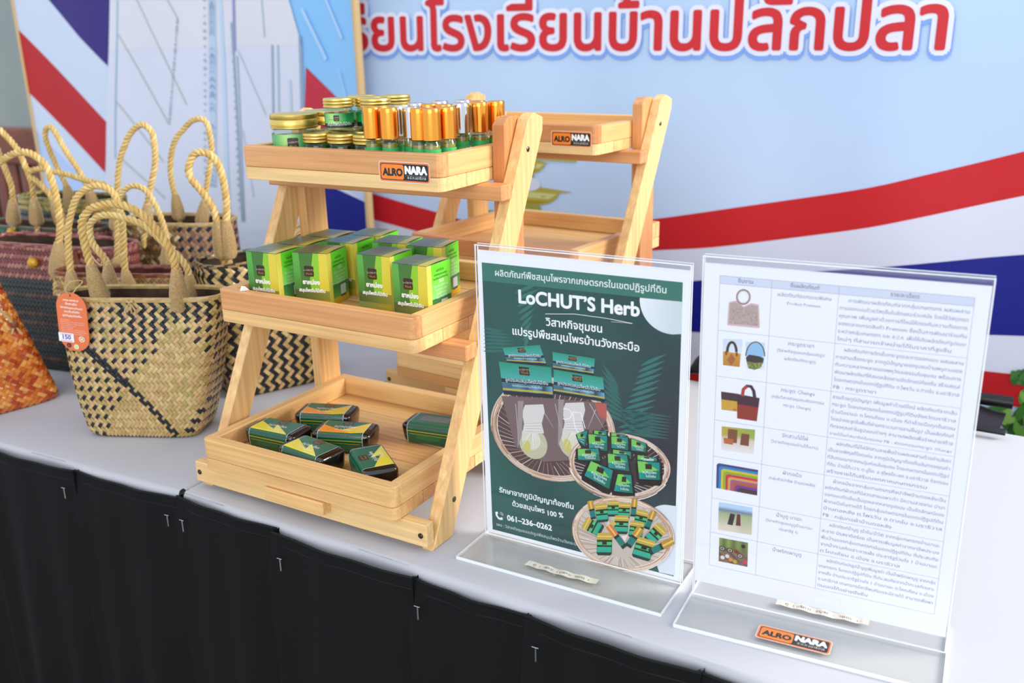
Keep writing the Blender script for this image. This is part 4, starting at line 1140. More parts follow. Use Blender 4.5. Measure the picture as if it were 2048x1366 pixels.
header([(682, 140), (1090, 208), (1075, 372), (690, 310)], 0, 0, 1)
header([(165, 228), (670, 290), (690, 588), (215, 545)], 0, 0, 1)
header([(695, 308), (1170, 392), (1190, 628), (695, 545)], 0, 0, 1)
# soap basket
basket(qb, 480, 400, 390, 245, .16, (58, 44, 48), 50, 100, 1.0)
def psoap(P, s=1.0):
    a, b_, c, d = [Vector(qb(*p)) for p in P]
    f = lambda u, v: tuple(d.lerp(c, u).lerp(a.lerp(b_, u), v))
    e = .12
    cv.poly([f(-e, .0), f(-e * .3, -.35), f(1 + e * .2, -.35), f(1 + e, 0), f(1 + e, .9), f(1 + e * .5, 1.05), f(-e * .4, 1.05), f(-e, .9)], (36, 26, 24))
    cv.grid(f, 4, 4, lambda u, v: mixc((36, 150, 144), (18, 110, 92), u))
    cv.poly([f(0, .35), f(0, 1), f(.62, 1), f(.95, .55)], (120, 200, 90)); cv.poly([f(.35, 1), f(1, 1), f(1, .5)], (30, 140, 130))
    cv.poly([f(.34, .58), f(.64, .58), f(.64, .88), f(.34, .88)], (54, 36, 24))
    cv.text('สบู่สมุนไพร', f(.18, .34), f(.84, .34), WH, bold=.03); cv.text('ใบไม้เงิน', f(.34, .12), f(.80, .12), WH, bold=.03)
for P in ([(140, 150), (225, 120), (205, 250), (150, 200)], [(275, 122), (375, 130), (378, 190), (285, 180)], [(415, 140), (535, 165), (520, 200), (415, 190)], [(232, 150), (380, 165), (382, 285), (240, 268)],
          [(415, 170), (545, 180), (550, 280), (418, 262)], [(575, 190), (690, 230), (690, 300), (575, 280)], [(430, 275), (570, 295), (575, 350), (430, 330)], [(150, 268), (312, 265), (328, 365), (152, 352)],
          [(625, 320), (775, 345), (780, 380), (625, 370)], [(388, 308), (540, 320), (560, 448), (395, 420)], [(625, 368), (800, 382), (805, 520), (640, 510)], [(470, 470), (575, 480), (590, 625), (440, 605)], [(255, 365), (430, 440), (400, 590), (205, 480)]): psoap(P)
cv.line(oval(qb, 480, 420, 400, 240, .16, .3, 2.9, 24), 2.6, (222, 196, 176))
for k in range(34): cv.line(oval(qb, 480, 410 + 20 * rr.random(), 385 + 26 * rr.random(), 232 + 24 * rr.random(), .16, .1 + 2.4 * rr.random(), .6 + 2.6 * rr.random(), 9), .8, rr.choice([(236, 218, 204), (200, 164, 140), (176, 134, 110), (246, 236, 226)])); cv.lay -= 1
cv.lay += 1
# jar basket
basket(qb, 515, 950, 395, 280, .22, (196, 184, 172), 130, 120, .8)
def pjar(x, y, w, h, rot=0):
    c, s_ = math.cos(rot), math.sin(rot)
    f = lambda u, v: qb(x + (u * w * c + v * h * s_), y + (u * w * s_ - v * h * c))
    cv.poly([f(-.5, -.42), f(-.4, -.5), f(.4, -.5), f(.5, -.42), f(.5, .2), f(-.5, .2)], (40, 60, 44))
    cv.grid(lambda u, v: f(-.48 + .96 * u, -.36 + .46 * v), 3, 2, lambda u, v: mixc((40, 160, 150), (80, 190, 110), v))
    cv.poly([f(-.48, -.12), f(.48, -.12), f(.48, -.04), f(-.48, -.04)], (20, 46, 44)); cv.poly([f(-.15, -.02), f(.15, -.02), f(.15, .14), f(-.15, .14)], (40, 36, 26))
    cv.poly([f(-.5, .2), f(.5, .2), f(.5, .46), f(.4, .5), f(-.4, .5), f(-.5, .46)], (196, 166, 66)); cv.poly([f(-.5, .33), f(.5, .33), f(.5, .37), f(-.5, .37)], (232, 212, 120))
def proll(x, y, w, h, rot=0, cap=(186, 140, 46)):
    c, s_ = math.cos(rot), math.sin(rot)
    f = lambda u, v: qb(x + (u * w * c + v * h * s_), y + (u * w * s_ - v * h * c))
    cv.poly([f(-.45, -.5), f(.45, -.5), f(.45, .1), f(-.45, .1)], (26, 50, 44)); cv.poly([f(-.45, -.38), f(.45, -.38), f(.45, -.05), f(-.45, -.05)], (36, 120, 112))
    cv.poly([f(-.5, .05), f(.5, .05), f(.5, .5), f(-.5, .5)], cap); cv.poly([f(-.1, .05), f(.15, .05), f(.15, .5), f(-.1, .5)], (228, 196, 96))
for a in ((345, 780, 95, 150, -.1), (435, 745, 90, 130, 0), (522, 765, 92, 130, .05), (655, 830, 95, 140, .25), (500, 875, 110, 150, .05), (275, 890, 100, 160, -1.1), (620, 915, 110, 130, .15), (770, 955, 100, 170, .75), (368, 1030, 120, 180, .02), (680, 1070, 150, 170, .3)): pjar(*a)
for a in ((265, 755, 46, 150, -.2), (600, 740, 46, 140, .1), (730, 840, 46, 150, .35), (465, 970, 50, 220, -.65, (214, 120, 60)), (605, 975, 62, 180, .6), (820, 1050, 60, 210, 1.1)): proll(*a)
cv.disc(*qb(435, 862), 3.3, (206, 178, 84), ry=2.3)
cv.poly([qb(500, 965), qb(555, 955), qb(530, 1010)], (226, 220, 214))
cv.line(oval(qb, 515, 960, 398, 284, .22, .0, 3.1, 24), 1.4, (226, 214, 200))
PSTEP = min(6e-6, .0016 / cv.lay)
cv.bake('printed_poster', pp(None, .0012, .004), M['paper'], pk1, step=PSTEP)
bx = box('paper_sheet', M['card'], pk1, (.0012 + PW / 2, .0000, .004 + PH / 2), (PW, .0008, PH), bev=0)
strip_label(h1, .0675, .143, -.0412, -.0322, 'ศูนย์บริการข้อมูลการเกษตร AS')
tape_mark(h1, .004, .16, -.010, -.004, 60, 1); tape_mark(h1, .045, .155, -.046, -.042, 20, 2)

# ---- sign 2: white product table
S2 = (.1609, .7625); S2A = -.4695
h2, pk2 = holder(S2, S2A, -.030, .212, .316, 'clear acrylic stand holding the white product table sheet')
page2 = homography([(1408, 525), (1982, 580), (1897, 1270), (1387, 1153)], [(0, PH * 1000), (PW * 1000, PH * 1000), (PW * 1000, 0), (0, 0)])
qe = lambda X, Y: page2(1420 + X / 3.657, 540 + Y / 3.657)
qf = lambda X, Y: page2(1410 + X / 3.415, 840 + Y / 3.415)
qg = lambda X, Y: page2(1420 + X / 4.554, 560 + Y / 4.554)
qh = lambda X, Y: page2(1420 + X / 4.14, 830 + Y / 4.14)
cv = Canvas()
cv.rect(0, 0, PW * 1000, PH * 1000, (244, 246, 253))
xl, xr = qe(68, 38)[0], qe(1928, 225)[0]
xa = (qe(445, 78)[0] + qf(350, 1028)[0]) / 2; xb = (qe(937, 125)[0] + qf(766, 1130)[0]) / 2
ys = [qe(68, 38)[1], qe(68, 95)[1], qe(58, 428)[1], qe(45, 752)[1], qe(35, 1068)[1], qf(55, 215)[1], qf(45, 497)[1], qf(36, 730)[1], qf(27, 952)[1]]
yr = [qe(1928, 225)[1], qe(1922, 285)[1], qe(1880, 655)[1], qe(1835, 1018)[1], qf(1715, 250)[1], qf(1685, 520)[1], qf(1652, 830)[1], qf(1622, 1082)[1], qf(1602, 1330)[1]]
yr = [(a + b_) / 2 for a, b_ in zip(ys, yr)]; ys = yr
LC_ = (120, 124, 150)
cv.rect(xl, ys[1], xr, ys[0], (216, 222, 238))
for y in ys: cv.rect(xl, y - .12, xr, y + .12, LC_); cv.lay -= 1
for x in (xl, xa, xb, xr): cv.rect(x - .12, ys[-1], x + .12, ys[0], LC_); cv.lay -= 1
cv.lay += 1
INK = (92, 96, 130)
def ctext(t, x0, x1, y, w, col=INK, bold=.012):
    c = (x0 + x1) / 2; cv.text(t, (c - w / 2, y), (c + w / 2, y), col, bold=bold); cv.lay -= 1
rows = [
 (['ผลิตภัณฑ์ออกแบบพิเศษ', 'Product Premium'], ['การพัฒนาผลิตภัณฑ์จากกลุ่มเกษตรกร ผสมผสาน', 'การออกแบบด้วยวัสดุอื่นในลักษณะร่วมสมัย โดยใช้วัสดุเกรด', 'คุณภาพ เพิ่มมูลค่าด้วยการดีไซน์ให้ตรงกับความต้องการ', 'ของตลาดเกรดสินค้า Premium ซึ่งเป็นการพัฒนาร่วมกัน', 'ระหว่างกลุ่มเกษตรกร และ ส.ป.ก. เพื่อให้เกิดผลิตภัณฑ์รูปแบบ', 'ใหม่ๆ ที่สามารถจำหน่ายได้ในราคาที่สูงขึ้น']),
 (['กระจูดรายา', '(วิสาหกิจชุมชนกลุ่มแปรรูป', 'ผลิตภัณฑ์กระจูด)'], ['ผลิตภัณฑ์การตัดเย็บกระจูดและการออกแบบ ผสมผสาน', 'การสานเสื่อกระจูด จากภูมิปัญญาของชุมชนบ้านพรุกาบแดง', 'กับความหลากหลายของพหุวัฒนธรรมในชุมชน พร้อมการ', 'พัฒนาผลิตภัณฑ์ให้สอดคล้องตามอัตลักษณ์ท้องถิ่น สร้างสรรค์', 'โดยเกษตรกรในเขตปฏิรูปที่ดิน ต.ไพรวัน อ.ตากใบ จ.นราธิวาส', 'FB : กระจูดรายา']),
 (['กระจูด Change', '(กลุ่มวิสาหกิจชุมชนหัตถกรรม', 'กระจูด Change)'], ['สานด้วยภูมิปัญญา เพิ่มมูลค่าด้วยดีไซน์ ผลิตภัณฑ์จากเส้น', 'กระจูด โดยเกษตรกรในเขตปฏิรูปที่ดินจังหวัดนราธิวาส', 'บ้านบือราเปะ ต.โคกเคียน อ.เมือง ที่ทำด้วยมือทุกขั้นตอน', 'โดยนำกระจูดในพื้นที่ผ่านกระบวนการสานขึ้นรูป เป็นผลิตภัณฑ์', 'ที่ทรงคุณค่าในรูปแบบต่างๆ สามารถผลิตเพื่อจำหน่ายสร้าง', 'รายได้แก่สมาชิกในชุมชน FB : หัตถกรรมกระจูด Change']),
 (['จักสานไม้ไผ่', '(วิสาหกิจชุมชนบ้านโต๊ะเวาะ)'], ['ผลิตภัณฑ์ไม้ไผ่จักสานลายพื้นบ้านผสมผสานด้วยย่านลิเภา', 'เป็นลายพิกุลที่โดดเด่น จากภูมิปัญญาท้องถิ่นอันทรงคุณค่า', 'ที่สืบทอดมาจากคนรุ่นก่อนในชุมชน โดยเกษตรกรในเขตปฏิรูป', 'ที่ดิน บ้านโต๊ะเวาะ ต.ปูโยะ อ.สุไหงโก-ลก จ.นราธิวาส กิจกรรม', 'สร้างรายได้เสริมนอกภาคเกษตรกรรม']),
 (['ผ้าทอมือ', '(กลุ่มศิลปาชีพ บ้านตอหลัง)'], ['ผ้าทอมือจากกลุ่มเกษตรกรศิลปาชีพบ้านตอหลังเป็น', 'ผลิตภัณฑ์ผ้าทอที่มีลวดลายเฉพาะตัว มีความสวยงาม นำมา', 'ออกแบบตัดเย็บเป็นชุดหลากหลายรูปแบบ เป็นอัตลักษณ์ของ', 'ผ้าทอมือในภาคใต้ โดยกลุ่มเกษตรกรในเขตปฏิรูปที่ดิน', 'บ้านตอหลัง ต.ไพรวัน อ.ตากใบ จ.นราธิวาส', 'FB : กลุ่มทอผ้าบ้านตอหลัง']),
 (['น้ำบูดู บาเฆะ', '(วิสาหกิจชุมชนบูดูบ้านบาเฆะ', 'ประชารัฐ 1)'], ['ผลิตภัณฑ์น้ำบูดู (น้ำข้น/น้ำใส) จากกลุ่มเกษตรกรบ้านบาเฆะ', 'สะอาด มีรสชาติอร่อย เป็นการเพิ่มมูลค่าจากอาชีพประมง', 'พื้นบ้านของกลุ่มเกษตรกรในเขตปฏิรูปที่ดิน ที่ประสบภัย', 'จากน้ำทะเลกัดเซาะชายฝั่ง ประชารัฐร่วมใจ 1 บ้านบาเฆะ', 'ต.โคกเคียน อ.เมือง จ.นราธิวาส']),
 (['น้ำพริกเผาบูดู'], ['ผลิตภัณฑ์แปรรูปน้ำบูดูเพิ่มมูลค่า เป็นน้ำพริกเผาบูดู จากกลุ่ม', 'เกษตรกร ในเขตปฏิรูปที่ดิน ที่ประสบภัยจากน้ำทะเลกัดเซาะ', 'ชายฝั่ง บ้านประชารัฐร่วมใจ 1 บ้านบาเฆะ ต.โคกเคียน อ.เมือง', 'จ.นราธิวาส เกษตรกรมีอาชีพเสริมและมีรายได้ สามารถพึ่งพา', 'ตนเองได้อย่างยั่งยืน'])]
hy = (ys[0] + ys[1]) / 2 - 1.2
ctext('ชิ้นงาน', xl, xa, hy, 12, (50, 54, 90), .03); ctext('ชื่อผลิตภัณฑ์', xa, xb, hy, 22, (50, 54, 90), .03); ctext('รายละเอียด', xb, xr, hy, 20, (50, 54, 90), .03)
for i, (nm, body) in enumerate(rows):
    yt, yb = ys[i + 1], ys[i + 2]; n = len(body); lh = (yt - yb) / (n + .35)
    for k, t in enumerate(body):
        first_, last = k == 0 and not t.startswith('สาน'), k == n - 1
        x0 = xb + 1.5 + (6 if first_ else 0)
        vs_, fs_, lv_, a0_, a1_ = text_mesh(t, .012, 1)
        x1 = xr - 2.2 if not last else x0 + (a1_ - a0_) * lh * .82
        hs = (lh * .64) / ((x1 - x0) / (a1_ - a0_))
        cv.text(t, (x0, yt - lh * (k + .92)), (min(x1, xr - 2.2), yt - lh * (k + .92)), INK, bold=.012, hscale=hs); cv.lay -= 1
    for k, t in enumerate(nm):
        vs_, fs_, lv_, a0_, a1_ = text_mesh(t, .012, 1)
        w = min((xb - xa) * (.9 if k else .8), (a1_ - a0_) * (4.6 if k == 0 else 3.6)); ctext(t, xa, xb, yt - 6.0 - 6.4 * k, w)
cv.lay += 3
# little pictures of the left column
def F4(q, P):
    a, b_, c, d = [Vector(q(*p)) for p in P]
    return lambda u, v: tuple(a.lerp(b_, u).lerp(d.lerp(c, u), v))   # v downwards
cv.poly([qg(165, 195), qg(235, 180), qg(300, 235), qg(370, 205), qg(440, 220), qg(450, 420), qg(440, 430), qg(155, 400), qg(150, 390)], (220, 184, 184))
f = F4(qg, [(172, 205), (430, 230), (435, 415), (160, 385)])
cv.poly([qg(175, 205), qg(232, 195), qg(300, 245), qg(375, 220), qg(430, 232), qg(436, 412), qg(164, 384)], (186, 166, 158))
for k in range(160): cv.disc(*f(.03 + .94 * rr.random(), .22 + .75 * rr.random()), .35, rr.choice([(150, 128, 122), (206, 190, 184), (130, 130, 124)]), n=5); cv.lay -= 1
cv.lay += 1
for rk, cc in ((.95, (150, 132, 124)), (.80, (222, 208, 204))): cv.line(oval(qg, 298, 150, 62 * rk, 66 * rk, 0, 0, 6.2832, 24), 1.5 if rk > .9 else .7, cc)
f = F4(qg, [(110, 520), (290, 530), (275, 780), (110, 770)]); cv.grid(f, 1, 2, lambda u, v: mixc((214, 222, 240), (244, 246, 253), v))
f = F4(qg, [(112, 632), (275, 655), (265, 775), (112, 755)]); cv.grid(f, 3, 3, lambda u, v: mixc((206, 158, 50), (190, 132, 40), v)); cv.poly([qg(190, 650), qg(225, 705), qg(188, 765), qg(150, 710)], (170, 100, 56))
cv.line(oval(qg, 193, 640, 42, 88, 0, math.pi, 2 * math.pi), 2.2, (64, 46, 40)); cv.poly([qg(132, 630), qg(150, 632), qg(150, 668), qg(132, 664)], (150, 66, 24)); cv.poly([qg(228, 640), qg(248, 644), qg(248, 680), qg(228, 676)], (150, 66, 24))
f = F4(qg, [(320, 550), (498, 560), (490, 800), (330, 790)]); cv.grid(f, 1, 4, lambda u, v: mixc((200, 224, 246), (224, 236, 250), v))
cv.poly(oval(qg, 408, 640, 84, 86, 0, 0, 6.28), (150, 196, 232)); cv.poly([qg(322, 690), qg(350, 665), qg(400, 672), qg(450, 682), qg(488, 700), qg(480, 745), qg(330, 735)], (58, 50, 52))
cv.poly([qg(328, 722), qg(400, 738), qg(480, 735), qg(458, 785), qg(400, 802), qg(345, 785)], (120, 130, 60))
for k in range(30): cv.disc(*qg(345 + 120 * rr.random(), 738 + 50 * rr.random()), .5, rr.choice([(206, 190, 96), (40, 104, 60)]), n=5); cv.lay -= 1
cv.lay += 1
cv.line(oval(qg, 408, 680, 86, 128, .03, math.pi, 2 * math.pi, 20), 1.0, (96, 84, 78))
cv.poly([qg(95, 992), qg(255, 1015), qg(245, 1175), qg(98, 1155)], (208, 164, 56)); cv.poly([qg(95, 992), qg(255, 1015), qg(250, 1085), qg(97, 1062)], (72, 44, 58)); cv.rect(*qg(206, 1162), *qg(236, 1152), (190, 90, 30))
cv.poly([qg(245, 1015), qg(450, 1055), qg(424, 1264), qg(242, 1235)], (150, 52, 38)); cv.poly([qg(245, 1015), qg(450, 1055), qg(440, 1140), qg(243, 1105)], (68, 34, 48))
cv.line([qg(290, 1035), qg(300, 975), qg(335, 945), qg(370, 950), qg(395, 990), qg(404, 1050)], 2.8, (56, 40, 52)); cv.line([qg(290, 1035), qg(300, 975), qg(335, 945)], 2.8, (176, 62, 48))
f = F4(qh, [(92, 68), (372, 100), (360, 300), (88, 262)]); cv.grid(f, 5, 6, lambda u, v: mixc((196, 168, 60), (150, 176, 80), u) if v < .5 else mixc((214, 190, 168), (238, 236, 236), v * 1.2 - .3))
cv.poly([qh(145, 90), qh(225, 100), qh(218, 210), qh(140, 195)], (128, 78, 50)); cv.poly([qh(108, 162), qh(190, 176), qh(186, 222), qh(110, 208)], (186, 106, 56)); cv.poly([qh(258, 128), qh(325, 138), qh(318, 234), qh(245, 222)], (126, 72, 48))
f = F4(qh, [(50, 368), (398, 430), (390, 640), (45, 575)])
for k, c in enumerate(((60, 70, 120), (50, 130, 200), (206, 196, 40), (150, 170, 50), (206, 44, 70), (214, 160, 90), (170, 90, 130), (176, 92, 44), (116, 52, 150), (74, 50, 48))):
    t = k * .092; cv.poly([f(t * .62, 1), f(t * .62, t + .07), f(t * .62 + .05, t + .0), f(1, t), f(1, 1)], c)
f = F4(qh, [(68, 690), (352, 740), (345, 965), (62, 920)]); cv.grid(f, 6, 8, lambda u, v: (186, 216, 242) if v < .22 else (120, 132, 150) if v < .3 else mixc((140, 168, 110), (226, 212, 190), min(1, v * 1.5 - .3) if u < .6 else v * .9))
cv.poly([qh(165, 785), qh(206, 795), qh(185, 885), qh(140, 875)], (54, 40, 42)); cv.poly([qh(222, 792), qh(250, 798), qh(252, 892), qh(210, 885)], (110, 44, 48))
f = F4(qh, [(72, 985), (315, 1030), (310, 1230), (66, 1180)]); cv.grid(f, 6, 6, lambda u, v: mixc((150, 170, 90), (96, 110, 60), abs(math.sin(u * 9))) if v < .4 else mixc((60, 50, 40), (150, 120, 90), abs(math.sin(u * 7 + v * 9))))
for x, y in ((98, 1075), (162, 1092), (248, 1140)):
    cv.disc(*qh(x, y), 2.7, (30, 26, 28), ry=2.5); cv.disc(*qh(x, y), 1.9, (206, 196, 180), ry=1.7); cv.disc(*qh(x, y), 1.2, (120, 100, 84))
for x, y, c in ((100, 1150, (226, 220, 214)), (140, 1140, (230, 214, 206)), (168, 1168, (230, 140, 40)), (290, 1190, (200, 60, 60)), (275, 1060, (40, 34, 34)), (205, 1185, (206, 160, 40)), (215, 1105, (150, 40, 40))): cv.disc(*qh(x, y), 1.9, c)
cv.bake('printed_table', pp(None, .0012, .0160), M['paper'], pk2, step=3e-6)
box('paper_sheet', M['card'], pk2, (.0012 + PW / 2, .0000, .0160 + PH / 2), (PW, .0008, PH), bev=0)
strip_label(h2, .0725, .1510, .0090, .0180, 'ศูนย์บริการข้อมูลการเกษตร AS')
sa = math.atan2(-.0263 + .0268, .127 - .0665)
k2 = .0610 / 64
sticker_art().bake('logo_sticker', lambda x, y, q: Vector((.0665 + x * k2, -.0462 + y * k2, .0033 + q)), M['label'], h2)

# ================================================================== BLACK BAG behind the signs
bb = tag(empty('black_pouch', (.455, 1.262, TZ), -.60), 'black leatherette pouch lying at the table back behind the white sheet', 'pouch')
P = []
def pouch():
    b = MB(); n = 30; vs = []; m = 14
    for i in range(n + 1):
        t = i / n; x = -.215 + .43 * t
        w = .050 * (1 - .35 * abs(2 * t - 1) ** 3); h = .052 * (1 - .62 * t) * (min(1, t * 8) ** .5) * (1 - .75 * max(0, (t - .82) / .18))
        for k in range(m):
            a = 2 * math.pi * k / m; c, s_ = math.cos(a), math.sin(a)
            vs.append((x, w * abs(c) ** .7 * (1 if c > 0 else -1), .0012 + h * .5 + h * .5 * abs(s_) ** .7 * (1 if s_ > 0 else -1) + .003 * math.sin(x * 60) * (s_ > .2)))
    fs = [(i * m + k, i * m + (k + 1) % m, (i + 1) * m + (k + 1) % m, (i + 1) * m + k) for i in range(n) for k in range(m)] + [tuple(range(m)), tuple(range(n * m, n * m + m))]
    b.add(vs, fs); return b
pouch().link('body', M['bag_black'], bb, smooth=True)
b = MB(); tube(b, [(x, .045 + .004 * math.sin(x * 30), .020 - .02 * x) for x in [-.20 + .42 * k / 20 for k in range(21)]], .0085, 10); b.link('tubular_edge', M['bag_black'], bb, smooth=True)
b = MB(); tube(b, [(x, -.048 + .004 * math.sin(x * 24), .010) for x in [-.16 + .385 * k / 20 for k in range(21)]], .0045, 8); b.link('strap', M['bag_black'], bb, smooth=True)

# ================================================================== WOVEN HANDBAGS
HAND={'A1': [(-0.5168, 1.1641, 0.1876), (-0.5207, 1.1646, 0.2134), (-0.527, 1.1656, 0.2598), (-0.526, 1.1654, 0.2855), (-0.5166, 1.164, 0.2985), (-0.5058, 1.1624, 0.3047), (-0.4786, 1.1583, 0.3085), (-0.4504, 1.154, 0.2988), (-0.4276, 1.1506, 0.2737), (-0.4149, 1.1487, 0.2483), (-0.4118, 1.1482, 0.2188), (-0.4133, 1.1484, 0.1829)], 'A2': [(-0.5313, 1.2312, 0.1836), (-0.5307, 1.2311, 0.219), (-0.5473, 1.2337, 0.2463), (-0.548, 1.2338, 0.2675), (-0.5385, 1.2323, 0.2787), (-0.5225, 1.2299, 0.2834), (-0.4996, 1.2265, 0.2802), (-0.473, 1.2224, 0.2706), (-0.4482, 1.2187, 0.2471), (-0.4238, 1.215, 0.2202), (-0.4197, 1.2144, 0.1996), (-0.4198, 1.2144, 0.1718)], 'A1t': [(-0.5168, 1.1641, 0.1876), (-0.5191, 1.1644, 0.1527)], 'A1u': [(-0.4133, 1.1484, 0.1829), (-0.4157, 1.1488, 0.1549)], 'D1': [(-0.6196, 1.309, 0.1584), (-0.6171, 1.3086, 0.1947), (-0.6118, 1.3078, 0.2473), (-0.5949, 1.3053, 0.2897), (-0.5767, 1.3025, 0.3068), (-0.5577, 1.2996, 0.3122), (-0.5374, 1.2966, 0.3034), (-0.5291, 1.2953, 0.2727), (-0.5308, 1.2956, 0.2478), (-0.5358, 1.2963, 0.1957), (-0.5323, 1.2958, 0.1599)], 'D2': [(-0.5959, 1.4054, 0.156), (-0.5836, 1.4036, 0.225), (-0.5753, 1.4023, 0.2735), (-0.5616, 1.4002, 0.2919), (-0.5467, 1.398, 0.2978), (-0.5306, 1.3956, 0.2919), (-0.5183, 1.3937, 0.27), (-0.5103, 1.3925, 0.2442), (-0.5076, 1.3921, 0.2181), (-0.5113, 1.3926, 0.1802)], 'E1': [(-0.6263, 1.5081, 0.2216), (-0.6223, 1.5069, 0.2457), (-0.6065, 1.502, 0.3144), (-0.5905, 1.497, 0.3475), (-0.578, 1.4932, 0.365), (-0.5643, 1.4889, 0.3756), (-0.5536, 1.4856, 0.3779), (-0.5436, 1.4826, 0.3705), (-0.5395, 1.4813, 0.3578), (-0.5428, 1.4823, 0.3192), (-0.562, 1.4882, 0.2672), (-0.574, 1.492, 0.2234)], 'E2': [(-0.5442, 1.5613, 0.2265), (-0.545, 1.5615, 0.2471), (-0.5487, 1.5627, 0.2975), (-0.5359, 1.5587, 0.3424), (-0.5089, 1.5504, 0.3708), (-0.4972, 1.5468, 0.3786), (-0.4847, 1.5429, 0.3809), (-0.4756, 1.5401, 0.3771), (-0.4713, 1.5388, 0.3632), (-0.471, 1.5387, 0.3313), (-0.4845, 1.5428, 0.2819), (-0.5024, 1.5484, 0.2196)], 'F1': [(-0.3996, 1.33, 0.2101), (-0.3985, 1.33, 0.2453), (-0.3945, 1.33, 0.2812), (-0.3952, 1.33, 0.3056), (-0.397, 1.33, 0.3208), (-0.4014, 1.33, 0.3367), (-0.4099, 1.33, 0.3471), (-0.4232, 1.33, 0.3508), (-0.4318, 1.33, 0.3476), (-0.4386, 1.33, 0.3375), (-0.4419, 1.33, 0.3273), (-0.44, 1.33, 0.3149), (-0.4293, 1.33, 0.3001), (-0.4148, 1.33, 0.2746), (-0.4094, 1.33, 0.2427), (-0.4081, 1.33, 0.2103)], 'C1': [(-0.8366, 1.4476, 0.2143), (-0.811, 1.4382, 0.2616), (-0.7816, 1.4275, 0.3076), (-0.7437, 1.4136, 0.3342), (-0.7131, 1.4025, 0.3478), (-0.6909, 1.3944, 0.3489), (-0.6758, 1.3889, 0.3421), (-0.6635, 1.3844, 0.3303), (-0.6552, 1.3814, 0.2939), (-0.6555, 1.3814, 0.2487), (-0.6661, 1.3853, 0.208), (-0.6744, 1.3883, 0.175)], 'C2': [(-0.7346, 1.5499, 0.2245), (-0.744, 1.5534, 0.261), (-0.7656, 1.5612, 0.2847), (-0.7812, 1.5669, 0.2948), (-0.7777, 1.5657, 0.3022), (-0.7532, 1.5567, 0.3068), (-0.7318, 1.5489, 0.3025), (-0.7075, 1.54, 0.2992), (-0.6731, 1.5275, 0.2906), (-0.6388, 1.5149, 0.2845), (-0.624, 1.5096, 0.2684), (-0.6214, 1.5086, 0.2294), (-0.625, 1.5099, 0.1969)], 'G1': [(-0.7677, 1.6694, 0.2302), (-0.7708, 1.6707, 0.2633), (-0.7846, 1.6766, 0.2957), (-0.7983, 1.6823, 0.3391), (-0.7967, 1.6817, 0.357), (-0.7888, 1.6784, 0.3638), (-0.7792, 1.6743, 0.3589), (-0.7591, 1.6658, 0.3221), (-0.7359, 1.656, 0.2844), (-0.7233, 1.6506, 0.2514), (-0.7192, 1.6489, 0.2281)], 'G2': [(-0.828, 1.5837, 0.2205), (-0.8201, 1.5808, 0.2708), (-0.8266, 1.5832, 0.3051), (-0.8349, 1.5862, 0.3357), (-0.8394, 1.5879, 0.3558), (-0.8302, 1.5845, 0.3694), (-0.8193, 1.5806, 0.3648), (-0.7955, 1.5719, 0.338), (-0.7866, 1.5686, 0.3149), (-0.7783, 1.5656, 0.2844), (-0.7794, 1.566, 0.2598), (-0.7812, 1.5666, 0.2225)]}
S2_ = math.sqrt(2)
def bag_surface(w0, d0, w1, d1, h, shear=0.0, bulge=0.006, lean=0.0):
    """x along the bag, y front (-) to back (+), t 0 floor .. 1 rim; s 0..1 round from the front centre"""
    def P(s, t, off=0.0):
        a = 2 * math.pi * (s % 1.0) - math.pi / 2
        n = 6.0 - 2.2 * t
        e = t ** .85
        hw = (w0 + (w1 - w0) * e) / 2; hd = (d0 + (d1 - d0) * e) / 2
        hw += bulge * .6 * math.sin(math.pi * t); hd += bulge * math.sin(math.pi * min(1, t * 1.1))
        if t < .06: k = 1 - .06 * (1 - t / .06) ** 2; hw *= k; hd *= k
        c, s_ = math.cos(a), math.sin(a)
        rr_ = (abs(c) ** n + abs(s_) ** n) ** (-1 / n)
        x = hw * c * rr_; y = hd * s_ * rr_
        gx = math.copysign(abs(x / hw) ** (n - 1), x) / hw; gy = math.copysign(abs(y / hd) ** (n - 1), y) / hd
        L = math.hypot(gx, gy) or 1
        nx, ny = gx / L, gy / L
        return Vector((x + nx * off + shear * t, y + ny * off + lean * t, h * t))
    # arc table at mid height, so that s is measured by length
    N = 720; pts = [P(i / N, .6) for i in range(N + 1)]; acc = [0.0]
    for p, q in zip(pts, pts[1:]): acc.append(acc[-1] + (Vector((q.x, q.y)) - Vector((p.x, p.y))).length)
    Lp = acc[-1]
    inv = []; k = 0
    for i in range(N + 1):
        tgt = Lp * i / N
        while k < N - 1 and acc[k + 1] < tgt: k += 1
        inv.append((k + (tgt - acc[k]) / max(1e-9, acc[k + 1] - acc[k])) / N)
    def Q(x, z, off=0.0):   # x = length round the bag from front centre, z = height
        f = (x / Lp) % 1.0 * N; i = int(f); s = inv[i] + (inv[min(N, i + 1)] - inv[i]) * (f - i)
        return P(s, min(1.0, max(0.0, z / h)), off)
    return P, Q, Lp
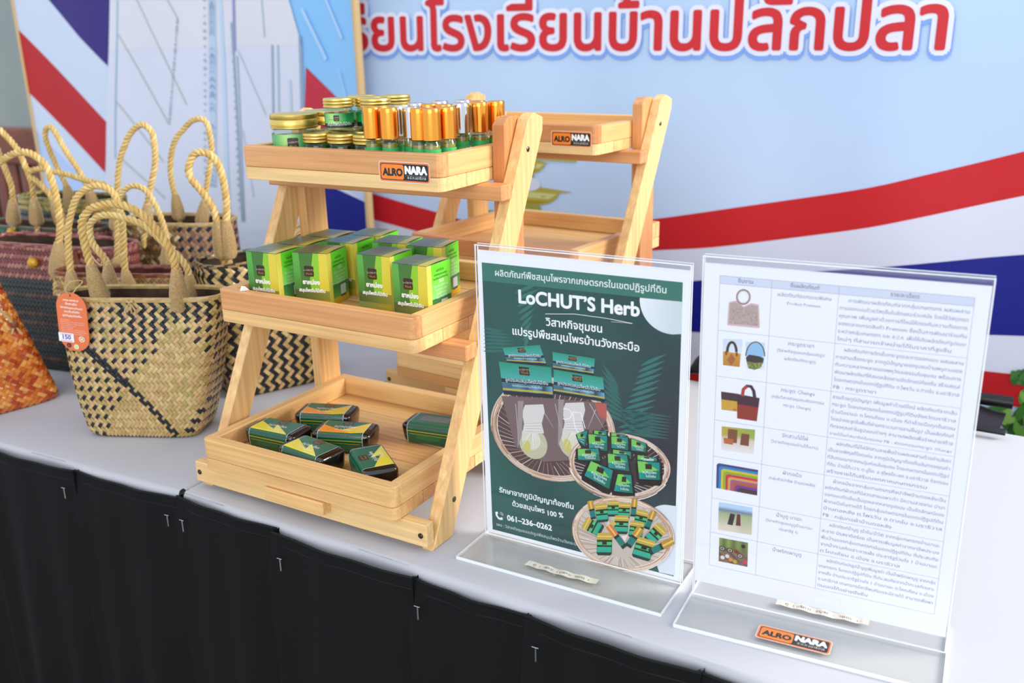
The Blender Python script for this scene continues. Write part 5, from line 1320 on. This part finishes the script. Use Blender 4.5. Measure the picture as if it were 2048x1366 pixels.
def woven(Q, Lp, h, c, colfn, material, parent, zmax=None):
    """2/2 twill of flat strips laid on the diagonal: every visible float is its own raised strip"""
    zmax = zmax or h; u = c / S2_
    nper = max(4, round(Lp / (u * 2) / 4) * 4); u = Lp / (nper * 2) ; 
    vs = []; fs = []; cs = []
    kz = int(zmax / u) + 3
    for m in range(-2, kz):              # m = i + j
        for kk in range(nper):
            n_ = 2 * kk + (m % 2)        # n = i - j
            i, j = (m + n_) / 2, (m - n_) / 2
            mm = m % 4
            if mm == 0: cx, cz, dx, dz, hand = (n_ + .5) * u, (m + 1.5) * u, 1, 1, 0
            elif mm == 2: cx, cz, dx, dz, hand = (n_ - .5) * u, (m + 1.5) * u, -1, 1, 1
            else: continue
            if cz < -.3 * u or cz > zmax + .2 * u: continue
            col = lin(colfn(i, j, m, n_, hand, cx if cx < Lp / 2 else cx - Lp, cz))
            b = len(vs); hl = u * 1.0 * 1.02; hw_ = u * .5 * .94
            for k, (t, lift) in enumerate(((-1.06, .0), (-.6, .55), (.6, .55), (1.06, .0))):
                for sgn in (-1, 1):
                    x = cx + dx * hl * t - dz * hw_ * sgn * 1.0; z = cz + dz * hl * t + dx * hw_ * sgn * 1.0
                    vs.append(Q(x, min(zmax, z), .0004 + lift * c * .22 - (0 if lift else .0003)))
            for k in range(3):
                a = b + 2 * k; fs.append((a, a + 1, a + 3, a + 2) if hand == 0 else (a, a + 1, a + 3, a + 2)); cs += [col] * 4
    me = bpy.data.meshes.new('woven_strips'); me.from_pydata(vs, [], fs); me.update()
    at = me.color_attributes.new('Col', 'FLOAT_COLOR', 'CORNER'); at.data.foreach_set('color', [x for q in cs for x in q])
    o = link('woven_strips', me, material, parent); o['kind'] = 'stuff'
    return o
def rope_mesh(b, cols, pts, r, turns_per_m=48, strands=3, rng=R_):
    pts = resample(catmull(pts, 6), .0016); T, N_ = frames(pts); L = sum((a - c).length for a, c in zip(pts, pts[1:]))
    for s in range(strands):
        ph = 2 * math.pi * s / strands; P = []
        for i, p in enumerate(pts):
            a = ph + 2 * math.pi * turns_per_m * L * i / (len(pts) - 1)
            bn = T[i].cross(N_[i]); P.append(p + (N_[i] * math.cos(a) + bn * math.sin(a)) * r * .60)
        n0 = len(b.f); tube(b, P, r * .52, 6)
        base = rng.choice([(222, 192, 122), (210, 176, 104), (232, 206, 142)])
        for k in range(n0, len(b.f)):
            cols.append(lin(mixc(base, (188, 146, 84), .35 * abs(math.sin(k * .013 + s)))))
def rope(parent, pts, r=.0046, name='rope'):
    b = MB(); cols = []; rope_mesh(b, cols, pts, r)
    me = b.mesh(name); at = me.color_attributes.new('Col', 'FLOAT_COLOR', 'CORNER')
    fl = []
    for f, c in zip(b.f, cols): fl += list(c) * len(f)
    at.data.foreach_set('color', fl)
    return link(name, me, M['rope'], parent, smooth=True)
def wrap(parent, p, q, r0, r1):
    """tight twine binding between p (top, thin) and q (bottom, thick)"""
    p, q = Vector(p), Vector(q); n = int((q - p).length / .0016); pts = []; rad = []
    m = n * 4; pts = [p.lerp(q, i / m) for i in range(m + 1)]
    def rf(t):
        e = r0 + (r1 - r0) * math.sin(min(1, t * 1.25) * math.pi / 2); e *= 1 if t < .9 else 1 - (t - .9) * 2.2
        return e * (1 + .07 * math.sin(t * n * 2 * math.pi))
    b = MB(); tube(b, pts, 1, 12, rf=rf); return b.link('twine_binding', M['twine'], parent, smooth=True)
def make_bag(label, pos, yaw, w0, d0, w1, d1, h, c, colfn, handles, shear=0, lean=0, material='weave', lining=None, rimcol=None, ropes_r=.0046, tails=()):
    root = tag(empty('woven_handbag', (pos[0], pos[1], TZ + .0005), yaw), label, 'handbag', 'woven straw handbags on the left-hand table')
    P, Q, Lp = bag_surface(w0, d0, w1, d1, h, shear, lean=lean)
    # lining shell with floor
    b = MB(); n = 64; m = 12; vs = [P(i / n, k / m, -.0012) for k in range(m + 1) for i in range(n)]
    fs = [(k * n + i, k * n + (i + 1) % n, (k + 1) * n + (i + 1) % n, (k + 1) * n + i) for k in range(m) for i in range(n)] + [tuple(reversed(range(n)))]
    b.add(vs, fs); b.link('lining', lining or M['lining'], root, smooth=True)
    woven(Q, Lp, h, c, colfn, M[material], root)
    # folded rim band
    b = MB(); rows = [(-.0022, h - .0045), (-.0024, h - .001), (-.0008, h + .0014), (.0016, h + .0010), (.0022, h - .0012), (.0018, h - .0045)]
    vs = []
    for off, z in rows:
        for i in range(n * 2):
            v = P(i / (n * 2), min(1, z / h), off); v.z = z; vs.append(v)
    k2 = n * 2
    b.add(vs, [(k * k2 + i, k * k2 + (i + 1) % k2, (k + 1) * k2 + (i + 1) % k2, (k + 1) * k2 + i) for k in range(len(rows) - 1) for i in range(k2)])
    me = b.mesh('rim_band'); at = me.color_attributes.new('Col', 'FLOAT_COLOR', 'CORNER'); fl = []
    rc = rimcol or [(180, 150, 96), (196, 166, 108)]
    for f in b.f: fl += list(lin(rc[(f[0] // 3) % len(rc)])) * len(f)
    at.data.foreach_set('color', fl); link('rim_band', me, M[material], root, smooth=True)
    R = Matrix.Rotation(-yaw, 4, 'Z')
    loc = lambda p: R @ (Vector((p[0], p[1], p[2])) - Vector((pos[0], pos[1], 0)))
    for key, r in handles:
        pts = [loc(p) for p in HAND[key]]
        ho = rope(root, pts, r, 'rope_handle')
        for a, b_ in ((pts[0], pts[1]), (pts[-1], pts[-2])):
            d = (b_ - a).normalized(); top = a + d * (.046 if r > .0047 else .034); bot = a - d * .008
            wrap(ho, top, bot, r * 1.2, r * 2.35)
            rope(ho, [bot, bot - d * .012 + Vector((0, -.001, 0)), bot - d * .030 + Vector((.002, -.002, 0))], r * .9, 'rope_tail')
    return root, P, Q, Lp, loc
rc_ = random.Random(21)
TAN = [(202, 172, 112), (188, 156, 96), (212, 184, 124), (196, 160, 106), (180, 158, 92), (208, 170, 118)]
BLK = (26, 28, 34)
def tan(): return rc_.choice(TAN)
def colA(i, j, m, n, hand, x, z):
    xz = 590 + (x + .02 * z / .19) * 6000; yz = 1270 - z / .19 * 1110
    zig = (n // 2) % 2 == 0
    if xz > 600 and yz < 440 - .25 * (xz - 600) * (1 if xz > 900 else 0) and x > -.02:
        if zig: return BLK
        return tan()
    d = yz - (460 + (xz - 230) * 1.04)
    if abs(d) < 42 and 210 < xz < 1080 and (hand == 1 or abs(d) < 20): return BLK
    if abs(yz - (1290 - (xz - 1010) * 1.3)) < 50 and xz > 1000 and yz > 950 and hand == 1: return BLK
    if hand == 0 and n % 4 == 0:
        if yz < 1200 - (xz - 200) * 1.03 + (60 if xz < 500 else 0): return BLK
        if xz < 260 and yz > 500: return BLK
        if xz > 1030 and yz < 330 + (xz - 1000) * 1.1 and yz < 740: return BLK
    if x < -.10 or x > .115: return BLK if (hand == 0 and n % 4 == 0) else tan()
    return tan()
bagA, PA_, QA_, LA_, locA = make_bag('tan straw handbag in front with black weave pattern and an orange swing tag', (-.4870, 1.1960), -.10, .150, .072, .212, .070, .192, .0048, colA,
    [('A1', .0048), ('A2', .0044)], shear=.020, lean=-.012)
# raffia knot on the front rim
b = MB(); kp = Vector(QA_(.0, .188, .004))
for q in ((-.006, -.002, -.016), (.007, -.002, -.018), (.002, -.003, -.013)): tube(b, [kp, kp + Vector(q) * .5 + Vector((q[0] * .5, -.002, 0)), kp + Vector(q)], .0011, 6)
tube(b, [kp + Vector((-.004, 0, .002)), kp + Vector((0, -.003, .001)), kp + Vector((.004, 0, .002))], .0016, 6)
b.link('raffia_knot', M['twine'], bagA, smooth=True)
b = MB(); wp_ = locA((-.509, 1.161, .232))
for q in ((.010, -.002, .016), (.013, 0, .006), (-.008, -.002, .012)): tube(b, [wp_, wp_ + Vector(q) * .6 + Vector((0, -.002, 0)), wp_ + Vector(q)], .0009, 6)
b.link('loose_twine_ends', M['twine'], bagA, smooth=True)

def colD(i, j, m, n, hand, x, z):
    c = rc_.choice([(128, 58, 36), (110, 46, 32), (150, 76, 44), (168, 100, 60)]);
    if z > .135: c = rc_.choice([(190, 160, 106), (176, 144, 92), (160, 118, 78)])
    return c
make_bag('straw handbag with dark red sides and a pale rim, just behind the front bag', (-.560, 1.3450), -.15, .175, .055, .196, .056, .185, .0048, colD, [('D1', .0046), ('D2', .0042)], shear=.0,
         lining=mat('maroon_lining', (96, 36, 26), .6, noise=((70, 26, 20), 70)), rimcol=[(110, 52, 38), (140, 84, 56)])
def colB(i, j, m, n, hand, x, z): return rc_.choice([(206, 104, 32), (190, 82, 26), (222, 136, 52), (212, 120, 40), (176, 66, 24), (226, 158, 80)])
bagB, PB_, QB_, LB_, locB = make_bag('glossy orange woven handbag at the left edge, wide at its foot', (-.775, 1.285), .80, .215, .120, .120, .045, .205, .0052, colB, [], material='weave_gloss',
         lining=mat('orange_lining', (140, 66, 24), .6), rimcol=[(214, 150, 70), (190, 110, 40)], shear=-.01)
b = MB(); k0 = Vector(QB_(.035, .185, .004)); k1 = Vector(QB_(.062, .120, .006))
tube(b, [k0, k0.lerp(k1, .3) + Vector((0, -.006, .004)), k0.lerp(k1, .7) + Vector((0, -.005, 0)), k1], .0018, 6); tube(b, [k1, k1 + Vector((.006, -.002, -.014))], .0014, 6); tube(b, [k1, k1 + Vector((-.006, -.002, -.012))], .0014, 6)
b.link('tie_cord', M['twine'], bagB, smooth=True)
b = lathe([(.0003, -.005), (.0045, -.0035), (.0055, 0), (.0045, .0035), (.0003, .005)], 12); o = b.link('bead', mat('brown_bead', (120, 62, 40), .4), bagB, k1, smooth=True)
def colC(i, j, m, n, hand, x, z):
    if z > .150: return rc_.choice([(128, 60, 60), (112, 50, 52)]) if hand else rc_.choice([(176, 122, 104), (150, 84, 78)])
    r_ = int(z / .0135) % 2
    if hand == 0 and r_: return rc_.choice([(96, 66, 48), (70, 44, 36)])
    return rc_.choice([(28, 36, 36), (22, 48, 42), (34, 30, 32)])
bagC, PC_, QC_, LC2, locC = make_bag('dark handbag with maroon top band, yellow bead button and leather strap', (-.708, 1.4780), -.35, .240, .080, .272, .080, .205, .0052, colC, [('C1', .0050)], rimcol=[(120, 56, 56), (160, 100, 90)])
bp = Vector(QC_(.0, .178, .007)) + Vector((-.010, 0, 0)); b = lathe([(.0003, -.007), (.006, -.005), (.008, 0), (.006, .005), (.0003, .007)], 14); b.link('bead_button', M['bead'], bagC, bp, (0, 1.2, 0), smooth=True)
b = MB(); 
st_ = [Vector(QC_(.065 + .006 * math.sin(z_ * 30), .200 - z_, .006)) for z_ in [k * .010 for k in range(13)]]
vs = []
for p_ in st_: vs += [p_ + Vector((-.009, 0, 0)), p_ + Vector((.009, 0, 0)), p_ + Vector((.009, .0025, 0)), p_ + Vector((-.009, .0025, 0))]
b.add(vs, [(4 * k + a, 4 * k + (a + 1) % 4, 4 * k + 4 + (a + 1) % 4, 4 * k + 4 + a) for k in range(12) for a in range(4)] + [(0, 1, 2, 3), (51, 50, 49, 48)])
b.link('leather_strap', M['leather'], bagC)
def colE(i, j, m, n, hand, x, z):
    if z > .155 and x < .03: return rc_.choice([(222, 208, 160), (160, 124, 80), (120, 90, 58)])
    if hand == 0 and n % 4 == 0 and z > .09: return (34, 40, 62)
    return rc_.choice([(176, 138, 100), (164, 124, 88), (190, 154, 112), (150, 110, 78)])
bagE, PE_, QE_, LE_, locE = make_bag('open tan straw handbag with dark blue squares in the back row, tall rope handles', (-.545, 1.5540), -.25, .150, .085, .190, .095, .222, .0056, colE, [('E1', .0046), ('E2', .0044)], lining=mat('brown_lining', (98, 70, 40), .8, noise=((60, 40, 26), 50)))
# painted flower patch on its right end
cv = Canvas(); cv.disc(0, 0, 16, (206, 206, 176), ry=26, n=24); cv.disc(2, -4, 3.2, (206, 52, 40), ry=5, n=10); cv.disc(-5, 14, 5, (206, 150, 60), ry=6, n=10); cv.disc(-7, -14, 3, (96, 130, 70), ry=6, n=8)
cv.bake('painted_flower', lambda x, y, q: Vector(QE_(.088 + x / 1000, .118 + y / 1000, .0042 + q)), M['tagprint'], bagE, cut=(3, 4), step=1e-4)
def colF(i, j, m, n, hand, x, z): return BLK if (n // 2) % 2 == 0 else rc_.choice(TAN)
bagF, PF_, QF_, LF_, locF = make_bag('black and tan zigzag straw handbag behind the left legs of the filled stand', (-.3640, 1.3700), .60, .150, .090, .185, .085, .198, .0062, colF, [('F1', .0050)], rimcol=[(40, 38, 40), (150, 120, 76)])
b = MB()
for k in range(46):
    a = rc_.random(); y0 = .035 * (rc_.random() - .5)
    p0 = Vector((.012 + .02 * rc_.random(), y0 * .6, .190 + .012 * rc_.random())); p1 = p0 + Vector((.045 + .03 * rc_.random(), y0 * .3 + .01 * rc_.random(), .030 + .012 * rc_.random() - .01 * a))
    tube(b, [p0, p0.lerp(p1, .5) + Vector((0, 0, .007)), p1], .0012, 5)
o = b.link('raffia_bundle', M['twine'], bagF, smooth=True); o['kind'] = 'stuff'
def colG1(i, j, m, n, hand, x, z):
    r_ = int(z / .024) % 2
    return rc_.choice([(40, 60, 50), (34, 46, 44)]) if r_ == 0 else rc_.choice([(150, 132, 48), (126, 110, 44), (168, 148, 64)])
bagG, PG_, QG_, LG_, locG = make_bag('olive and dark green striped straw handbag farthest back on the left', (-.785, 1.7150), -.40, .190, .080, .215, .080, .240, .0062, colG1, [('G1', .0046)], rimcol=[(150, 132, 48), (90, 90, 50)])
def colG2(i, j, m, n, hand, x, z):
    if x < -.02: return rc_.choice([(34, 86, 60), (28, 70, 54), (48, 100, 70)]) if z > .17 else rc_.choice([(110, 50, 54), (60, 40, 40)])
    return rc_.choice([(124, 56, 56), (104, 46, 48)]) if hand else rc_.choice([(170, 120, 100), (140, 80, 74)])
bagG2, a_, QG2, c_, locG2 = make_bag('green and maroon straw handbag with two rope handles, behind the bag with the bead', (-.790, 1.6120), -.36, .240, .070, .262, .072, .208, .0062, colG2, [('G2', .0046), ('C2', .0044)], rimcol=[(40, 90, 64), (120, 60, 56)])
b = lathe([(.0003, -.007), (.006, -.005), (.008, 0), (.006, .005), (.0003, .007)], 14); b.link('bead_button', M['bead'], bagG2, Vector(QG2(-.03, .20, .008)), (0, 1.2, 0), smooth=True)

# ---- orange swing tag hanging from the front bag
tg = tag(empty('swing_tag', (-.5490, 1.1480, TZ + .1640), -.15), 'orange pill-shaped swing tag with white Thai text hanging on the front bag', 'tag')
tg.rotation_euler = (math.radians(4), math.radians(6), -.12)
TW, THh = .0395, .0790
P = []
for sgn, cy in ((1, THh / 2 - TW / 2), (-1, -THh / 2 + TW / 2)):
    for k in range(13):
        a = math.radians(180 * k / 12) + (0 if sgn > 0 else math.pi); P.append((TW / 2 * math.cos(a), cy + TW / 2 * math.sin(a)))
o = prism('card', mat('orange_card', (234, 122, 74), .6), tg, P, -.0003, .0003); o.rotation_euler = (math.pi / 2, 0, 0)
cv = Canvas(); cv.lay = 1
cv.disc(-.5, 35.5, 1.5, (60, 44, 34), n=14)
for k, (t, w) in enumerate((('กระจูด ผลิตภัณฑ์', 20), ('จักสานมือ', 15), ('วิสาหกิจชุมชนบ้านเรา', 29), ('สานด้วยใจรัก', 20), ('ภูมิปัญญาท้องถิ่น', 25))): cv.text(t, (-w / 2, 28 - 5.2 * k), (w / 2, 28 - 5.2 * k), (250, 232, 222), res=1, fat=.12)
for k, w in enumerate((12, 31, 31, 20, 16, 31, 33, 30, 14)): cv.text('ผลิตจากวัสดุธรรมชาติ ปลอดภัย ดูแลรักษาง่าย'[:max(6, int(w * 1.3))], (-16, 1.8 - 2.6 * k), (-16 + w, 1.8 - 2.6 * k), (250, 226, 214), res=1)
cv.rrect(-20.5, -27.5, -.5, -15.5, .5, (246, 246, 252)); cv.rect(-18, -17.6, -2.5, -17, (206, 60, 120)); cv.rect(-18, -26.4, -2.5, -25.8, (206, 60, 120)); cv.text('150', (-15, -23.8), (-4.5, -23.8), (70, 70, 170), res=2, fat=.25)
cv.disc(10, -22, 4.0, (250, 226, 206)); cv.poly([(10, -18.6), (13.4, -22), (10, -25.4), (6.6, -22)], (234, 122, 74)); cv.disc(10, -22, 1.6, (250, 226, 206))
cv.disc(-8, -32.0, 3.0, (60, 44, 60)); cv.disc(-8, -32.0, 1.6, (150, 80, 60)); cv.disc(2, -33.0, 3.4, (240, 236, 190)); cv.disc(2, -33, 2.2, (222, 220, 150))
cv.bake('printed_face', lambda x, y, q: Vector((x / 1000, -.00032 - q, y / 1000)), M['tagprint'], tg, step=2e-5)
b = MB(); tube(b, catmull([(-.0005, -.0012, .0355), (-.004, -.002, .044), (.002, .002, .053), (.012, .010, .052), (.006, .004, .043), (.001, .0012, .0355)], 6), .0008, 6); b.link('string', M['twine'], tg, smooth=True)
